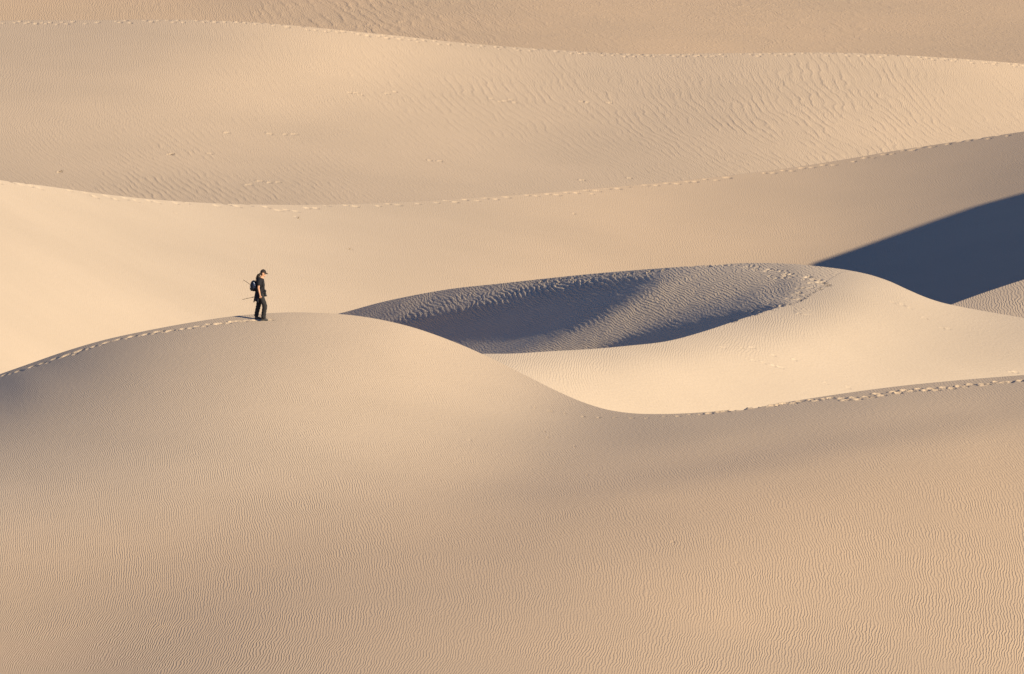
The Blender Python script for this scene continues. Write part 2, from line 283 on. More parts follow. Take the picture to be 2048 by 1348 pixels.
SURF['T'] = (-300, 85.483871, 34, 20, 24.210526, 22, 5.880346, [
6234,-1024,-1016,-1018,-1018,-1019,-1019,-1020,-1021,-1021,-1023,-1025,-1026,-1029,-1032,-1040,-1029,-1014,-1002,-1000,-991,-990,6156,-1017,-1020,-1018,-1017,-1015,
-1014,-1010,-1009,-1007,-1005,-1004,-1006,-1007,-1010,-1008,-1002,-999,-995,-990,-990,-991,6098,-1025,-1023,-1021,-1018,-1014,-1008,-1002,-996,-989,-984,-981,
-980,-980,-983,-987,-986,-981,-982,-987,-988,-989,6076,-1032,-1035,-1036,-1033,-1024,-1011,-995,-978,-964,-951,-944,-940,-941,-948,-958,-973,-983,
-991,-993,-997,-998,6107,-1053,-1055,-1054,-1047,-1032,-1009,-983,-957,-935,-918,-912,-910,-914,-921,-938,-962,-992,-1004,-1012,-1008,-1006,6102,-1053,
-1052,-1050,-1039,-1021,-993,-964,-937,-913,-899,-893,-895,-907,-925,-949,-974,-995,-1014,-1001,-1007,-1008,6091,-1053,-1052,-1048,-1032,-1005,-969,-937,
-908,-887,-875,-872,-880,-898,-923,-949,-977,-1001,-1015,-1025,-1021,-1021,6046,-1051,-1050,-1037,-1007,-972,-933,-899,-875,-859,-855,-863,-876,-896,
-920,-947,-976,-1006,-1032,-1037,-1045,-1047,6035,-1045,-1040,-1022,-987,-938,-893,-859,-840,-835,-843,-859,-878,-901,-924,-953,-988,-1025,-1052,-1073,
-1067,-1062,6107,-1037,-1033,-1007,-958,-901,-853,-826,-817,-822,-836,-859,-885,-912,-944,-981,-1021,-1056,-1076,-1073,-1072,-1077,6288,-1026,-1014,-979,
-926,-872,-828,-805,-804,-819,-843,-871,-902,-935,-975,-1016,-1057,-1087,-1097,-1099,-1102,-1099,6680,-984,-990,-970,-918,-862,-817,-804,-817,-841,
-871,-902,-937,-973,-1011,-1053,-1090,-1115,-1124,-1125,-1123,-1124,7335,-983,-984,-955,-910,-869,-842,-837,-853,-882,-915,-948,-980,-1013,-1051,-1090,
-1122,-1143,-1149,-1146,-1147,-1150,8110,-953,-951,-949,-921,-903,-889,-889,-913,-942,-972,-997,-1022,-1047,-1079,-1111,-1142,-1169,-1187,-1193,-1188,-1186,
8947,-953,-954,-953,-943,-932,-929,-941,-963,-990,-1013,-1032,-1054,-1081,-1108,-1136,-1163,-1193,-1213,-1222,-1220,-1215,9685,-963,-963,-965,-962,-958,
-959,-971,-989,-1007,-1027,-1049,-1075,-1102,-1130,-1164,-1197,-1217,-1218,-1218,-1224,-1226,10302,-970,-971,-971,-975,-974,-979,-986,-1000,-1017,-1036,-1059,
-1085,-1112,-1146,-1181,-1205,-1225,-1236,-1234,-1223,-1224,10790,-976,-976,-977,-976,-982,-990,-998,-1006,-1018,-1035,-1060,-1089,-1124,-1155,-1180,-1199,-1212,
-1220,-1227,-1218,-1216,11151,-976,-976,-976,-981,-989,-998,-1005,-1010,-1020,-1038,-1070,-1102,-1124,-1142,-1157,-1169,-1182,-1191,-1184,-1189,-1188,11402,-979,
-980,-981,-985,-989,-993,-997,-1008,-1029,-1060,-1087,-1102,-1111,-1118,-1123,-1129,-1136,-1146,-1151,-1148,-1149,11571,-983,-982,-983,-982,-984,-994,-1003,
-1014,-1033,-1055,-1079,-1097,-1098,-1092,-1087,-1088,-1095,-1100,-1110,-1114,-1114,11713,-985,-984,-985,-985,-989,-996,-1005,-1019,-1036,-1053,-1068,-1069,-1060,
-1052,-1051,-1059,-1069,-1077,-1077,-1080,-1082,11880,-982,-983,-985,-985,-985,-993,-1006,-1021,-1039,-1052,-1052,-1041,-1028,-1022,-1026,-1036,-1048,-1054,-1060,
-1062,-1063,12112,-973,-972,-972,-971,-972,-989,-1007,-1022,-1034,-1040,-1039,-1032,-1021,-1015,-1018,-1027,-1036,-1043,-1047,-1049,-1050,12432,-960,-959,-958,
-955,-959,-977,-998,-1018,-1030,-1034,-1030,-1024,-1019,-1021,-1026,-1033,-1037,-1039,-1043,-1044,-1045,12860,-955,-955,-953,-948,-950,-965,-984,-1006,-1020,
-1025,-1024,-1022,-1024,-1030,-1038,-1042,-1043,-1045,-1045,-1046,-1046,13414,-960,-961,-958,-953,-949,-960,-978,-993,-999,-1007,-1014,-1024,-1038,-1048,-1052,
-1053,-1053,-1051,-1050,-1049,-1050,14110,-967,-969,-968,-962,-957,-964,-971,-981,-994,-1009,-1025,-1040,-1053,-1059,-1065,-1060,-1057,-1054,-1053,-1052,-1052,
14941,-970,-971,-971,-975,-971,-966,-976,-993,-1009,-1029,-1053,-1067,-1072,-1077,-1063,-1056,-1053,-1052,-1054,-1054,-1054,15869,-969,-969,-967,-964,-956,
-965,-991,-1024,-1058,-1089,-1102,-1095,-1085,-1063,-1050,-1052,-1054,-1056,-1058,-1060,-1060,16848,-973,-973,-970,-969,-978,-999,-1019,-1040,-1062,-1078,-1083,
-1085,-1076,-1077,-1074,-1070,-1069,-1069,-1070,-1071,-1071,17833,-985,-986,-989,-995,-1006,-1014,-1024,-1033,-1041,-1049,-1055,-1062,-1078,-1090,-1092,-1091,-1090,
-1086,-1085,-1085,-1083,18796,-997,-996,-999,-1004,-1008,-1014,-1020,-1026,-1033,-1041,-1046,-1058,-1074,-1093,-1102,-1105,-1103,-1101,-1096,-1095,-1095,19732,-990,
-1000,-1005,-1009,-1012,-1009,-1006,-1022,-1029,-1037,-1046,-1051,-1077,-1097,-1110,-1115,-1116,-1113,-1107,-1099,-1089,])
SURF['X'] = (-300, 115.21739, 26, -130, 38.888889, 12, 6.068819, [
7044,-1866,-1893,-1898,-1898,-1896,-1887,-1875,-1848,-1869,-1864,-1862,7506,-1894,-1891,-1891,-1893,-1889,-1886,-1874,-1874,-1866,-1864,-1864,7956,-1885,-1893,-1901,
-1900,-1896,-1886,-1883,-1870,-1863,-1858,-1859,8593,-1943,-1963,-1972,-1959,-1921,-1887,-1845,-1845,-1847,-1848,-1848,8974,-1956,-1950,-1952,-1946,-1919,-1876,-1851,
-1842,-1838,-1838,-1840,9302,-1938,-1940,-1938,-1944,-1922,-1866,-1819,-1830,-1835,-1839,-1839,9564,-1930,-1925,-1920,-1920,-1906,-1823,-1812,-1834,-1845,-1846,-1845,
9759,-1915,-1913,-1909,-1903,-1848,-1810,-1818,-1861,-1847,-1844,-1845,9889,-1901,-1895,-1885,-1869,-1862,-1844,-1858,-1813,-1832,-1843,-1843,9979,-1894,-1889,-1876,
-1862,-1848,-1844,-1810,-1853,-1859,-1846,-1844,10055,-1897,-1895,-1885,-1866,-1854,-1842,-1849,-1847,-1825,-1835,-1835,10145,-1905,-1908,-1900,-1889,-1865,-1831,-1834,
-1829,-1836,-1836,-1836,10277,-1918,-1918,-1911,-1892,-1871,-1855,-1828,-1824,-1841,-1836,-1835,10463,-1926,-1926,-1919,-1902,-1872,-1850,-1847,-1854,-1828,-1829,-1831,
10679,-1922,-1917,-1909,-1898,-1880,-1875,-1855,-1829,-1841,-1838,-1836,10900,-1910,-1900,-1886,-1881,-1891,-1886,-1852,-1842,-1834,-1835,-1837,11102,-1895,-1884,-1868,
-1862,-1871,-1873,-1849,-1832,-1842,-1839,-1841,11279,-1884,-1875,-1857,-1844,-1835,-1821,-1822,-1850,-1851,-1852,-1850,11440,-1880,-1870,-1852,-1829,-1812,-1801,-1817,
-1839,-1855,-1856,-1856,11594,-1880,-1875,-1856,-1830,-1812,-1802,-1820,-1841,-1850,-1858,-1857,11750,-1883,-1880,-1870,-1850,-1827,-1817,-1832,-1847,-1864,-1861,-1863,
11903,-1881,-1877,-1873,-1870,-1853,-1851,-1858,-1874,-1876,-1873,-1870,12030,-1869,-1861,-1851,-1852,-1894,-1938,-1936,-1889,-1860,-1862,-1866,12148,-1875,-1876,-1878,
-1890,-1893,-1896,-1898,-1901,-1893,-1883,-1882,12221,-1878,-1880,-1884,-1888,-1895,-1901,-1901,-1895,-1888,-1887,-1886,12283,-1874,-1879,-1882,-1896,-1901,-1906,-1903,
-1903,-1893,-1872,-1882,])
SURF['C'] = (850, 48.387097, 34, 500, 25.333333, 18, 5.400335, [
3819,-1321,-1303,-1285,-1263,-1219,-1188,-1090,-1118,-1063,-1206,-1232,-1163,-1099,-1029,-988,-941,-889,4213,-1312,-1313,-1304,-1286,-1265,-1227,-1196,-1121,-1178,
-1153,-1141,-1084,-1018,-986,-941,-914,-915,4627,-1322,-1322,-1320,-1313,-1301,-1286,-1257,-1239,-1178,-1140,-1043,-980,-977,-922,-900,-886,-882,5053,-1332,
-1333,-1334,-1333,-1332,-1327,-1322,-1298,-1220,-1106,-979,-936,-885,-869,-851,-848,-848,5492,-1342,-1342,-1344,-1347,-1349,-1352,-1347,-1324,-1271,-1115,-930,
-858,-841,-810,-811,-808,-808,5941,-1349,-1350,-1351,-1352,-1352,-1354,-1355,-1328,-1305,-1119,-882,-817,-795,-790,-765,-775,-779,6398,-1355,-1355,-1356,
-1354,-1349,-1339,-1339,-1362,-1321,-1113,-848,-774,-753,-741,-749,-758,-750,6857,-1358,-1359,-1360,-1359,-1350,-1336,-1301,-1311,-1415,-1106,-798,-752,-721,
-696,-724,-732,-733,7311,-1360,-1361,-1362,-1364,-1364,-1356,-1339,-1338,-1304,-1055,-806,-732,-690,-681,-691,-717,-728,7749,-1359,-1360,-1363,-1368,-1375,
-1391,-1402,-1375,-1226,-983,-767,-698,-671,-668,-675,-682,-686,8158,-1355,-1356,-1360,-1365,-1382,-1389,-1422,-1376,-1225,-924,-735,-684,-658,-660,-664,
-669,-672,8524,-1348,-1347,-1352,-1360,-1364,-1388,-1353,-1437,-1194,-863,-732,-682,-667,-656,-657,-660,-661,8835,-1336,-1338,-1340,-1344,-1364,-1350,-1415,
-1369,-1095,-836,-721,-690,-681,-662,-657,-656,-657,9079,-1322,-1322,-1331,-1333,-1340,-1388,-1409,-1250,-993,-784,-720,-709,-698,-671,-659,-658,-653,
9233,-1293,-1302,-1314,-1342,-1338,-1380,-1363,-1114,-897,-740,-715,-720,-722,-676,-647,-663,-663,9272,-1248,-1251,-1302,-1334,-1389,-1376,-1196,-1004,-814,
-719,-701,-726,-727,-680,-638,-634,-664,9136,-1153,-1162,-1213,-1378,-1400,-1285,-1082,-884,-762,-697,-706,-731,-725,-677,-637,-633,-608,8901,-1095,
-1079,-1165,-1277,-1352,-1158,-938,-809,-715,-707,-725,-745,-719,-679,-618,-623,-640,8747,-1055,-1039,-1092,-1228,-1146,-1044,-882,-740,-715,-716,-741,
-751,-726,-682,-631,-603,-609,8759,-1012,-974,-1077,-1092,-1033,-934,-844,-751,-740,-737,-755,-762,-729,-678,-623,-615,-619,8897,-960,-1001,-958,
-952,-939,-892,-851,-798,-771,-762,-767,-772,-730,-672,-611,-626,-618,9126,-944,-933,-913,-891,-876,-848,-860,-840,-815,-790,-785,-764,-715,
-669,-622,-608,-617,9407,-879,-878,-850,-862,-901,-839,-876,-864,-852,-819,-786,-751,-701,-648,-619,-619,-615,9762,-862,-854,-842,-849,-881,
-894,-870,-881,-864,-825,-776,-741,-692,-627,-616,-618,-616,10121,-863,-862,-857,-855,-891,-887,-892,-874,-861,-817,-765,-718,-680,-626,-603,
-609,-611,10464,-882,-881,-882,-891,-876,-933,-877,-867,-828,-798,-737,-702,-651,-615,-604,-616,-626,10782,-902,-902,-912,-918,-955,-903,-909,
-836,-792,-746,-701,-676,-652,-570,-626,-660,-647,11079,-915,-918,-927,-948,-951,-1008,-914,-830,-751,-693,-649,-640,-607,-607,-717,-665,-672,
11365,-920,-921,-931,-936,-954,-915,-892,-851,-798,-752,-714,-688,-693,-636,-629,-670,-660,11650,-914,-916,-918,-920,-903,-890,-867,-872,-841,
-806,-774,-752,-740,-675,-648,-654,-664,11945,-904,-904,-903,-894,-884,-867,-863,-884,-860,-840,-816,-795,-779,-719,-682,-682,-684,12255,-894,
-892,-888,-880,-871,-865,-868,-872,-873,-849,-834,-818,-805,-763,-732,-722,-719,12578,-885,-885,-878,-870,-864,-864,-867,-879,-868,-847,-824,
-820,-826,-820,-791,-753,-759,12918,-893,-877,-868,-861,-859,-860,-875,-873,-889,-821,-809,-797,-842,-923,-827,-799,-714,])
SURF['B'] = (600, 32.55814, 46, 500, 13.043478, 26, 5.479360, [
18759,-555,-562,-558,-570,-554,-586,-534,-639,-421,-738,-395,-653,-624,-1258,-619,282,-251,-206,-262,-273,-153,-963,-277,-752,-592,18071,-559,
-558,-560,-560,-567,-557,-577,-551,-613,-494,-599,-608,-812,-873,-250,-59,-233,-251,-294,-340,-620,-957,-367,-703,-716,17377,-556,-557,-556,
-560,-558,-574,-553,-569,-546,-601,-576,-656,-765,-584,-224,-153,-274,-284,-374,-473,-711,-563,-1067,-804,-815,16682,-556,-554,-556,-551,-558,
-551,-603,-565,-557,-571,-595,-661,-624,-508,-156,-262,-295,-367,-455,-569,-829,-1318,-655,-877,-826,15987,-555,-556,-552,-558,-543,-557,-504,
-665,-538,-583,-614,-560,-670,-335,-198,-302,-361,-438,-490,-723,-1115,-1095,-969,-788,-831,15298,-557,-556,-560,-547,-571,-544,-587,-536,-539,
-640,-538,-613,-575,-209,-271,-369,-420,-455,-619,-1010,-1112,-928,-789,-900,-871,14615,-557,-559,-553,-578,-526,-590,-525,-534,-593,-587,-509,
-706,-369,-213,-374,-405,-449,-517,-837,-965,-720,-853,-1018,-917,-915,13937,-553,-552,-568,-530,-628,-485,-551,-520,-595,-515,-654,-619,-216,
-336,-405,-442,-463,-656,-901,-875,-1313,-426,-887,-832,-836,13255,-541,-543,-528,-607,-441,-652,-474,-535,-576,-569,-747,-380,-266,-410,-423,
-459,-520,-804,-917,-1079,-892,-948,-575,-710,-712,12578,-535,-534,-542,-434,-707,-474,-475,-561,-556,-703,-660,-250,-368,-432,-447,-472,-639,
-888,-954,-887,-858,-657,-782,-690,-707,11904,-531,-528,-535,-641,-441,-445,-497,-548,-628,-866,-384,-275,-448,-444,-451,-513,-756,-921,-823,
-943,-110,-1065,-693,-728,-698,11249,-530,-536,-506,-455,-587,-397,-549,-561,-865,-665,-239,-408,-461,-451,-439,-606,-837,-843,-904,-551,-874,
-251,-675,-637,-659,10614,-516,-510,-577,-498,-404,-438,-584,-690,-930,-375,-327,-474,-453,-441,-465,-715,-799,-927,-633,-346,-436,-790,-534,
-607,-595,9973,-483,-489,-409,-653,-326,-549,-621,-878,-721,-289,-453,-457,-459,-429,-556,-735,-895,-757,-265,-381,-660,-433,-625,-568,-579,
9370,-490,-492,-501,-406,-456,-607,-714,-915,-488,-371,-483,-447,-464,-463,-628,-854,-813,-298,-208,-506,-431,-652,-518,-545,-534,8798,-502,
-488,-539,-342,-547,-628,-853,-822,-359,-451,-467,-468,-474,-505,-793,-807,-355,-169,-292,-605,-547,-421,-492,-486,-497,8253,-492,-506,-419,
-539,-566,-750,-1013,-500,-366,-498,-473,-485,-468,-704,-784,-351,-211,-179,-376,-418,-601,-440,-458,-480,-482,7770,-538,-524,-525,-566,-619,
-1004,-749,-339,-470,-503,-486,-475,-668,-707,-313,-243,-180,-191,-455,-252,-449,-539,-509,-496,-496,7239,-569,-588,-595,-582,-790,-1004,-437,
-411,-515,-503,-493,-644,-621,-260,-254,-235,-95,-311,-390,-288,-443,-489,-509,-502,-499,6682,-659,-630,-653,-630,-922,-757,-355,-500,-512,
-535,-614,-535,-227,-237,-292,-93,-153,-399,-327,-417,-483,-451,-471,-482,-485,5868,-566,-629,-749,-633,-935,-522,-389,-559,-573,-601,-425,
-217,-231,-296,-155,-150,-340,-401,-205,-802,-241,-453,-458,-474,-474,5071,-720,-547,-666,-639,-848,-375,-545,-657,-529,-343,-199,-248,-268,
-204,-272,-337,-371,-289,-360,-246,-692,-477,-484,-475,-478,4323,-563,-760,-586,-668,-678,-482,-734,-424,-281,-208,-262,-260,-218,-411,-346,
-321,-325,-359,-442,-521,-379,-512,-483,-481,-478,3697,-807,-599,-579,-557,-781,-617,-377,-246,-255,-284,-247,-225,-501,-405,-272,-356,-390,
-440,-505,-472,-489,-446,-471,-470,-471,3738,-992,-1295,-180,-814,-728,-290,-318,-281,-311,-257,-205,-554,-518,-252,-356,-421,-438,-502,-509,
-496,-468,-472,-458,-460,-460,899,770,-740,-115,-907,-404,-350,-343,-301,-309,-190,-547,-679,-253,-336,-446,-451,-493,-595,-468,-475,-473,
-458,-457,-452,-452,911,55,-447,-99,-767,-438,-374,-332,-345,-236,-456,-843,-318,-295,-473,-464,-507,-564,-452,-549,-480,-460,-452,-444,
-442,-441,600,-172,-242,-87,-762,-401,-376,-395,-290,-363,-867,-587,-215,-498,-489,-514,-578,-553,-491,-434,-458,-443,-434,-431,-427,-428,
3767,-4016,246,-176,-779,-347,-452,-376,-313,-757,-961,-207,-438,-559,-502,-580,-527,-489,-474,-450,-419,-416,-414,-412,-412,-413,414,-911,
326,-350,-649,-403,-482,-371,-570,-1133,-476,-332,-630,-516,-603,-496,-477,-462,-421,-404,-399,-393,-393,-396,-398,-398,-7383,7448,-492,-396,
-495,-548,-425,-556,-777,-1155,-333,-642,-565,-619,-533,-479,-351,-354,-364,-367,-369,-375,-380,-384,-387,-388,3090,-3663,-67,-325,-590,-528,
-524,-723,-785,-1090,-719,-538,-683,-512,-369,-312,-339,-321,-330,-343,-356,-365,-373,-380,-384,-384,2239,-2514,-577,-252,-593,-544,-587,-704,
-732,-804,-807,-566,-575,-644,-402,-367,-331,-339,-341,-350,-359,-370,-377,-384,-387,-388,994,-1338,-516,-404,-422,-645,-565,-692,-683,-661,
-645,-611,-480,-562,-512,-448,-410,-383,-383,-380,-383,-386,-392,-395,-397,-398,394,84,-1189,-614,-395,-577,-644,-602,-619,-591,-567,-541,
-494,-439,-521,-479,-465,-458,-429,-423,-414,-412,-412,-411,-413,-413,427,-995,-17,-608,-547,-488,-591,-591,-556,-536,-513,-493,-474,-404,
-440,-521,-531,-480,-480,-453,-449,-438,-434,-431,-431,-430,-252,-1,-379,-463,-491,-535,-497,-546,-523,-484,-488,-473,-459,-437,-432,-533,
-465,-528,-482,-491,-467,-462,-455,-449,-447,-446,137,-579,-493,-195,-321,-474,-461,-480,-504,-452,-461,-463,-450,-441,-428,-473,-565,-471,
-526,-479,-497,-475,-467,-463,-461,-462,116,-318,-338,-444,-373,-379,-464,-387,-469,-460,-426,-441,-448,-447,-434,-430,-489,-561,-476,-557,
-477,-478,-476,-473,-476,-474,688,-419,-412,-374,-478,-423,-578,-439,-336,-420,-441,-429,-437,-444,-451,-435,-438,-492,-657,-408,-485,-481,
-481,-491,-487,-489,1192,-394,-395,-405,-349,-342,-703,-784,-448,-315,-400,-438,-432,-436,-444,-455,-438,-437,-448,-544,-479,-493,-514,-496,
-503,-496,1765,-435,-432,-417,-444,-538,-450,-550,-819,-487,-346,-405,-427,-428,-432,-439,-461,-435,-433,-375,-527,-547,-489,-519,-502,-510,
2273,-475,-476,-489,-511,-507,-601,-632,-476,-669,-477,-377,-401,-417,-420,-421,-427,-453,-424,-440,-503,-407,-555,-491,-511,-493,2714,-519,
-522,-530,-544,-584,-580,-580,-591,-543,-588,-456,-385,-397,-408,-406,-402,-408,-433,-420,-336,-694,-411,-521,-475,-509,3088,-547,-545,-559,
-583,-586,-606,-609,-582,-597,-551,-539,-431,-378,-388,-392,-382,-380,-381,-379,-851,-69,-630,-408,-518,-443,3407,-529,-563,-590,-595,-626,
-619,-606,-698,-540,-599,-543,-495,-392,-365,-369,-375,-343,-378,-315,444,-1881,140,-737,-331,-645,])
SURF['D'] = (1750, 77.777778, 12, 440, 40, 10, 5.520071, [
8970,-1586,-1611,-1616,-1640,-1640,-1710,-1572,-2081,-1250,8572,-1598,-1599,-1611,-1621,-1647,-1660,-1734,-1595,-1561,8147,-1586,-1585,-1597,-1622,-1631,-1665,-1663,
-1448,-1418,7705,-1568,-1572,-1568,-1598,-1638,-1671,-1465,-1409,-1477,7259,-1559,-1548,-1565,-1543,-1660,-1541,-1363,-1442,-1405,6833,-1551,-1560,-1524,-1569,-1554,
-1371,-1397,-1412,-1442,6456,-1550,-1548,-1590,-1531,-1353,-1337,-1386,-1410,-1427,6129,-1524,-1527,-1500,-1463,-1416,-1401,-1406,-1440,-1463,5879,-1504,-1497,-1483,
-1447,-1425,-1431,-1437,-1450,-1456,5653,-1471,-1484,-1477,-1433,-1436,-1439,-1446,-1458,-1466,5420,-1467,-1468,-1429,-1430,-1431,-1439,-1447,-1458,-1464,5223,-1515,
-1441,-1373,-1426,-1423,-1436,-1443,-1453,-1468,])

def unpack(t):
    x0, hx, nx, y0, hy, ny, b, s = t
    return Spline2(x0, hx, nx, y0, hy, ny, (np.cumsum(np.array(s, float).reshape(nx, ny), 1) * 1e-5 + b).ravel())
SF = {k: unpack(v) for k, v in SURF.items()}

# =============================== sand material =================================================
def sand_material(name, base, grain=1.0):
    m = bpy.data.materials.new(name)
    m.use_nodes = True
    t = m.node_tree
    t.nodes.clear()
    N, Lk = t.nodes.new, t.links.new
    def math_(op, a, b=None):
        n = N("ShaderNodeMath"); n.operation = op
        for i, v in enumerate((a, b)):
            if v is None: continue
            if isinstance(v, (int, float)): n.inputs[i].default_value = v
            else: Lk(v, n.inputs[i])
        return n.outputs[0]
    def noise_(scale, detail, vec, rough=0.5):
        n = N("ShaderNodeTexNoise")
        n.inputs['Scale'].default_value = scale
        n.inputs['Detail'].default_value = detail
        n.inputs['Roughness'].default_value = rough
        Lk(vec, n.inputs['Vector'])
        return n.outputs[0]
    geo = N("ShaderNodeNewGeometry").outputs['Position']
    ph = N("ShaderNodeAttribute"); ph.attribute_name = "phase"
    am = N("ShaderNodeAttribute"); am.attribute_name = "ripple"
    mp = N("ShaderNodeMapping"); mp.inputs['Scale'].default_value = (1.0, 0.42, 1.0)
    Lk(geo, mp.inputs['Vector'])
    st = mp.outputs[0]
    n1 = math_('SUBTRACT', noise_(0.6, 3.0, st), 0.5)
    n2 = math_('SUBTRACT', noise_(3.2, 2.0, st, 0.6), 0.5)
    ph2 = math_('ADD', math_('ADD', ph.outputs['Fac'], math_('MULTIPLY', n1, 6.0)), math_('MULTIPLY', n2, 2.2))
    sn = math_('SINE', math_('MULTIPLY', ph2, 2 * math.pi))
    # sharper on the lee side, like wind ripples
    sn2 = math_('SINE', math_('ADD', math_('MULTIPLY', ph2, 2 * math.pi), math_('MULTIPLY', sn, 0.55)))
    prof = math_('POWER', math_('ADD', math_('MULTIPLY', sn2, 0.5), 0.5), 1.35)
    patch = math_('ADD', math_('MULTIPLY', noise_(0.5, 4.0, geo, 0.7), 2.6), -0.35)
    h = math_('MULTIPLY', math_('MULTIPLY', prof, am.outputs['Fac']), math_('MAXIMUM', patch, 0.12))
    # fine uneven sand surface
    h = math_('ADD', h, math_('MULTIPLY', noise_(7.0, 3.0, geo, 0.6), 0.012 * grain))
    bump = N("ShaderNodeBump")
    bump.inputs['Strength'].default_value = 1.0
    bump.inputs['Distance'].default_value = 1.0
    Lk(h, bump.inputs['Height'])
    # colour: pale quartz sand, coarser darker grains here and there
    mp2 = N("ShaderNodeMapping"); mp2.inputs['Scale'].default_value = (1.0, 1.1, 1.0)
    Lk(geo, mp2.inputs['Vector'])
    big = noise_(0.07, 5.0, mp2.outputs[0], 0.62)
    fine = noise_(9.0, 3.0, geo, 0.7)
    mix = math_('ADD', math_('MULTIPLY', big, 0.75), math_('MULTIPLY', fine, 0.45))
    cr = N("ShaderNodeValToRGB")
    cr.color_ramp.elements[0].position = 0.30
    cr.color_ramp.elements[1].position = 0.90
    cr.color_ramp.elements[0].color = tuple(c * 0.88 for c in base) + (1,)
    cr.color_ramp.elements[1].color = tuple(min(1, c * 1.10) for c in base) + (1,)
    Lk(mix, cr.inputs[0])
    co = N("ShaderNodeAttribute"); co.attribute_name = "coarse"  # weight of the redder sand tint
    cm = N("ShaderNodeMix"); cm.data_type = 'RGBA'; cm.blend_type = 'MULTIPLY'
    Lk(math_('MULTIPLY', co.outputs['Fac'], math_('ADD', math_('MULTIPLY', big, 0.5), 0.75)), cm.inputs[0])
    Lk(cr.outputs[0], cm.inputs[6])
    cm.inputs[7].default_value = (0.98, 0.88, 0.775, 1)     # redder, slightly darker sand tint, weighted dune by dune
    bs = N("ShaderNodeBsdfPrincipled")
    bs.inputs['Roughness'].default_value = 0.95
    bs.inputs['Specular IOR Level'].default_value = 0.15
    Lk(cm.outputs[2], bs.inputs['Base Color'])
    Lk(bump.outputs[0], bs.inputs['Normal'])
    out = N("ShaderNodeOutputMaterial")
    Lk(bs.outputs[0], out.inputs[0])
    return m
SAND = sand_material("pale_sand", (0.438, 0.341, 0.246))

# =============================== dune meshes ===================================================
def grid_object(name, P, mat, attrs=None, label=None, kind='structure', keep=None):
    """P: (rows, cols, 3) -> smooth mesh"""
    nr, nc = P.shape[:2]
    me = bpy.data.meshes.new(name)
    i = np.arange(nr * nc).reshape(nr, nc)
    q = np.stack([i[:-1, :-1], i[1:, :-1], i[1:, 1:], i[:-1, 1:]], -1)
    if keep is not None:
        q = q[keep]
    q = q.reshape(-1, 4).astype(np.int32)
    me.vertices.add(nr * nc)
    me.vertices.foreach_set('co', P.astype(np.float32).ravel())
    me.loops.add(q.size)
    me.loops.foreach_set('vertex_index', q.ravel())
    me.polygons.add(len(q))
    me.polygons.foreach_set('loop_start', np.arange(0, q.size, 4, dtype=np.int32))
    me.update(calc_edges=True)
    me.polygons.foreach_set('use_smooth', np.ones(len(q), bool))
    for k, v in (attrs or {}).items():
        a = me.attributes.new(k, 'FLOAT', 'POINT')
        a.data.foreach_set('value', v.astype(np.float32).ravel())
    me.materials.append(mat)
    me.update()
    o = bpy.data.objects.new(name, me)
    if kind: o['kind'] = kind
    if label: o['label'] = label
    COL.objects.link(o)
    return o

def columns(x0, x1, step, lo=-30, hi=2080, wide=14.0):
    a = np.arange(lo, x0, -wide)[::-1] if x0 < lo else np.array([x0])
    b = np.arange(max(lo, x0), min(hi, x1), step)
    c = np.arange(hi, x1, wide) if x1 > hi else np.array([x1])
    return np.unique(np.round(np.concatenate([a, b, c]), 3))

def offsets(depth, dense=38.0, d0=0.8, step=2.2):
    a = np.arange(0, dense, d0)
    return np.concatenate([a, np.arange(dense, depth, step)])

def stamp(P, px, py, cx, cy, dist, L=0.42, Wd=0.30, depth=0.07, rim=0.025, head=0.0):
    """press one print into the sand: a hollow with a raised, uneven rim"""
    sx = FPX / dist
    cols = np.where(np.abs(px[0] - cx) < L * 2.2 * sx)[0]
    if len(cols) == 0: return
    c0, c1 = cols[0], cols[-1] + 1
    rr = np.where(np.abs(py[:, (c0 + c1) // 2] - cy) < 26)[0]
    if len(rr) == 0: return
    r0, r1 = rr[0], rr[-1] + 1
    sub = P[r0:r1, c0:c1]
    k = np.argmin((px[r0:r1, c0:c1] - cx)**2 + ((py[r0:r1, c0:c1] - cy))**2)
    c = sub.reshape(-1, 3)[k]
    dx, dy = sub[..., 0] - c[0], sub[..., 1] - c[1]
    ca, sa = math.cos(head), math.sin(head)
    a, b = (dx * ca + dy * sa) / (L / 2), (-dx * sa + dy * ca) / (Wd / 2)
    r = np.sqrt(a*a + b*b)
    wob = 1 + 0.25 * noise(sub[..., 0] * 7, sub[..., 1] * 5, 3)
    sub[..., 2] += -depth * np.exp(-(r * wob)**5 * 0.8) + rim * np.exp(-((r * wob - 1.4) / 0.36)**2) * (0.55 - 0.75 * a / (np.abs(a) + .4))

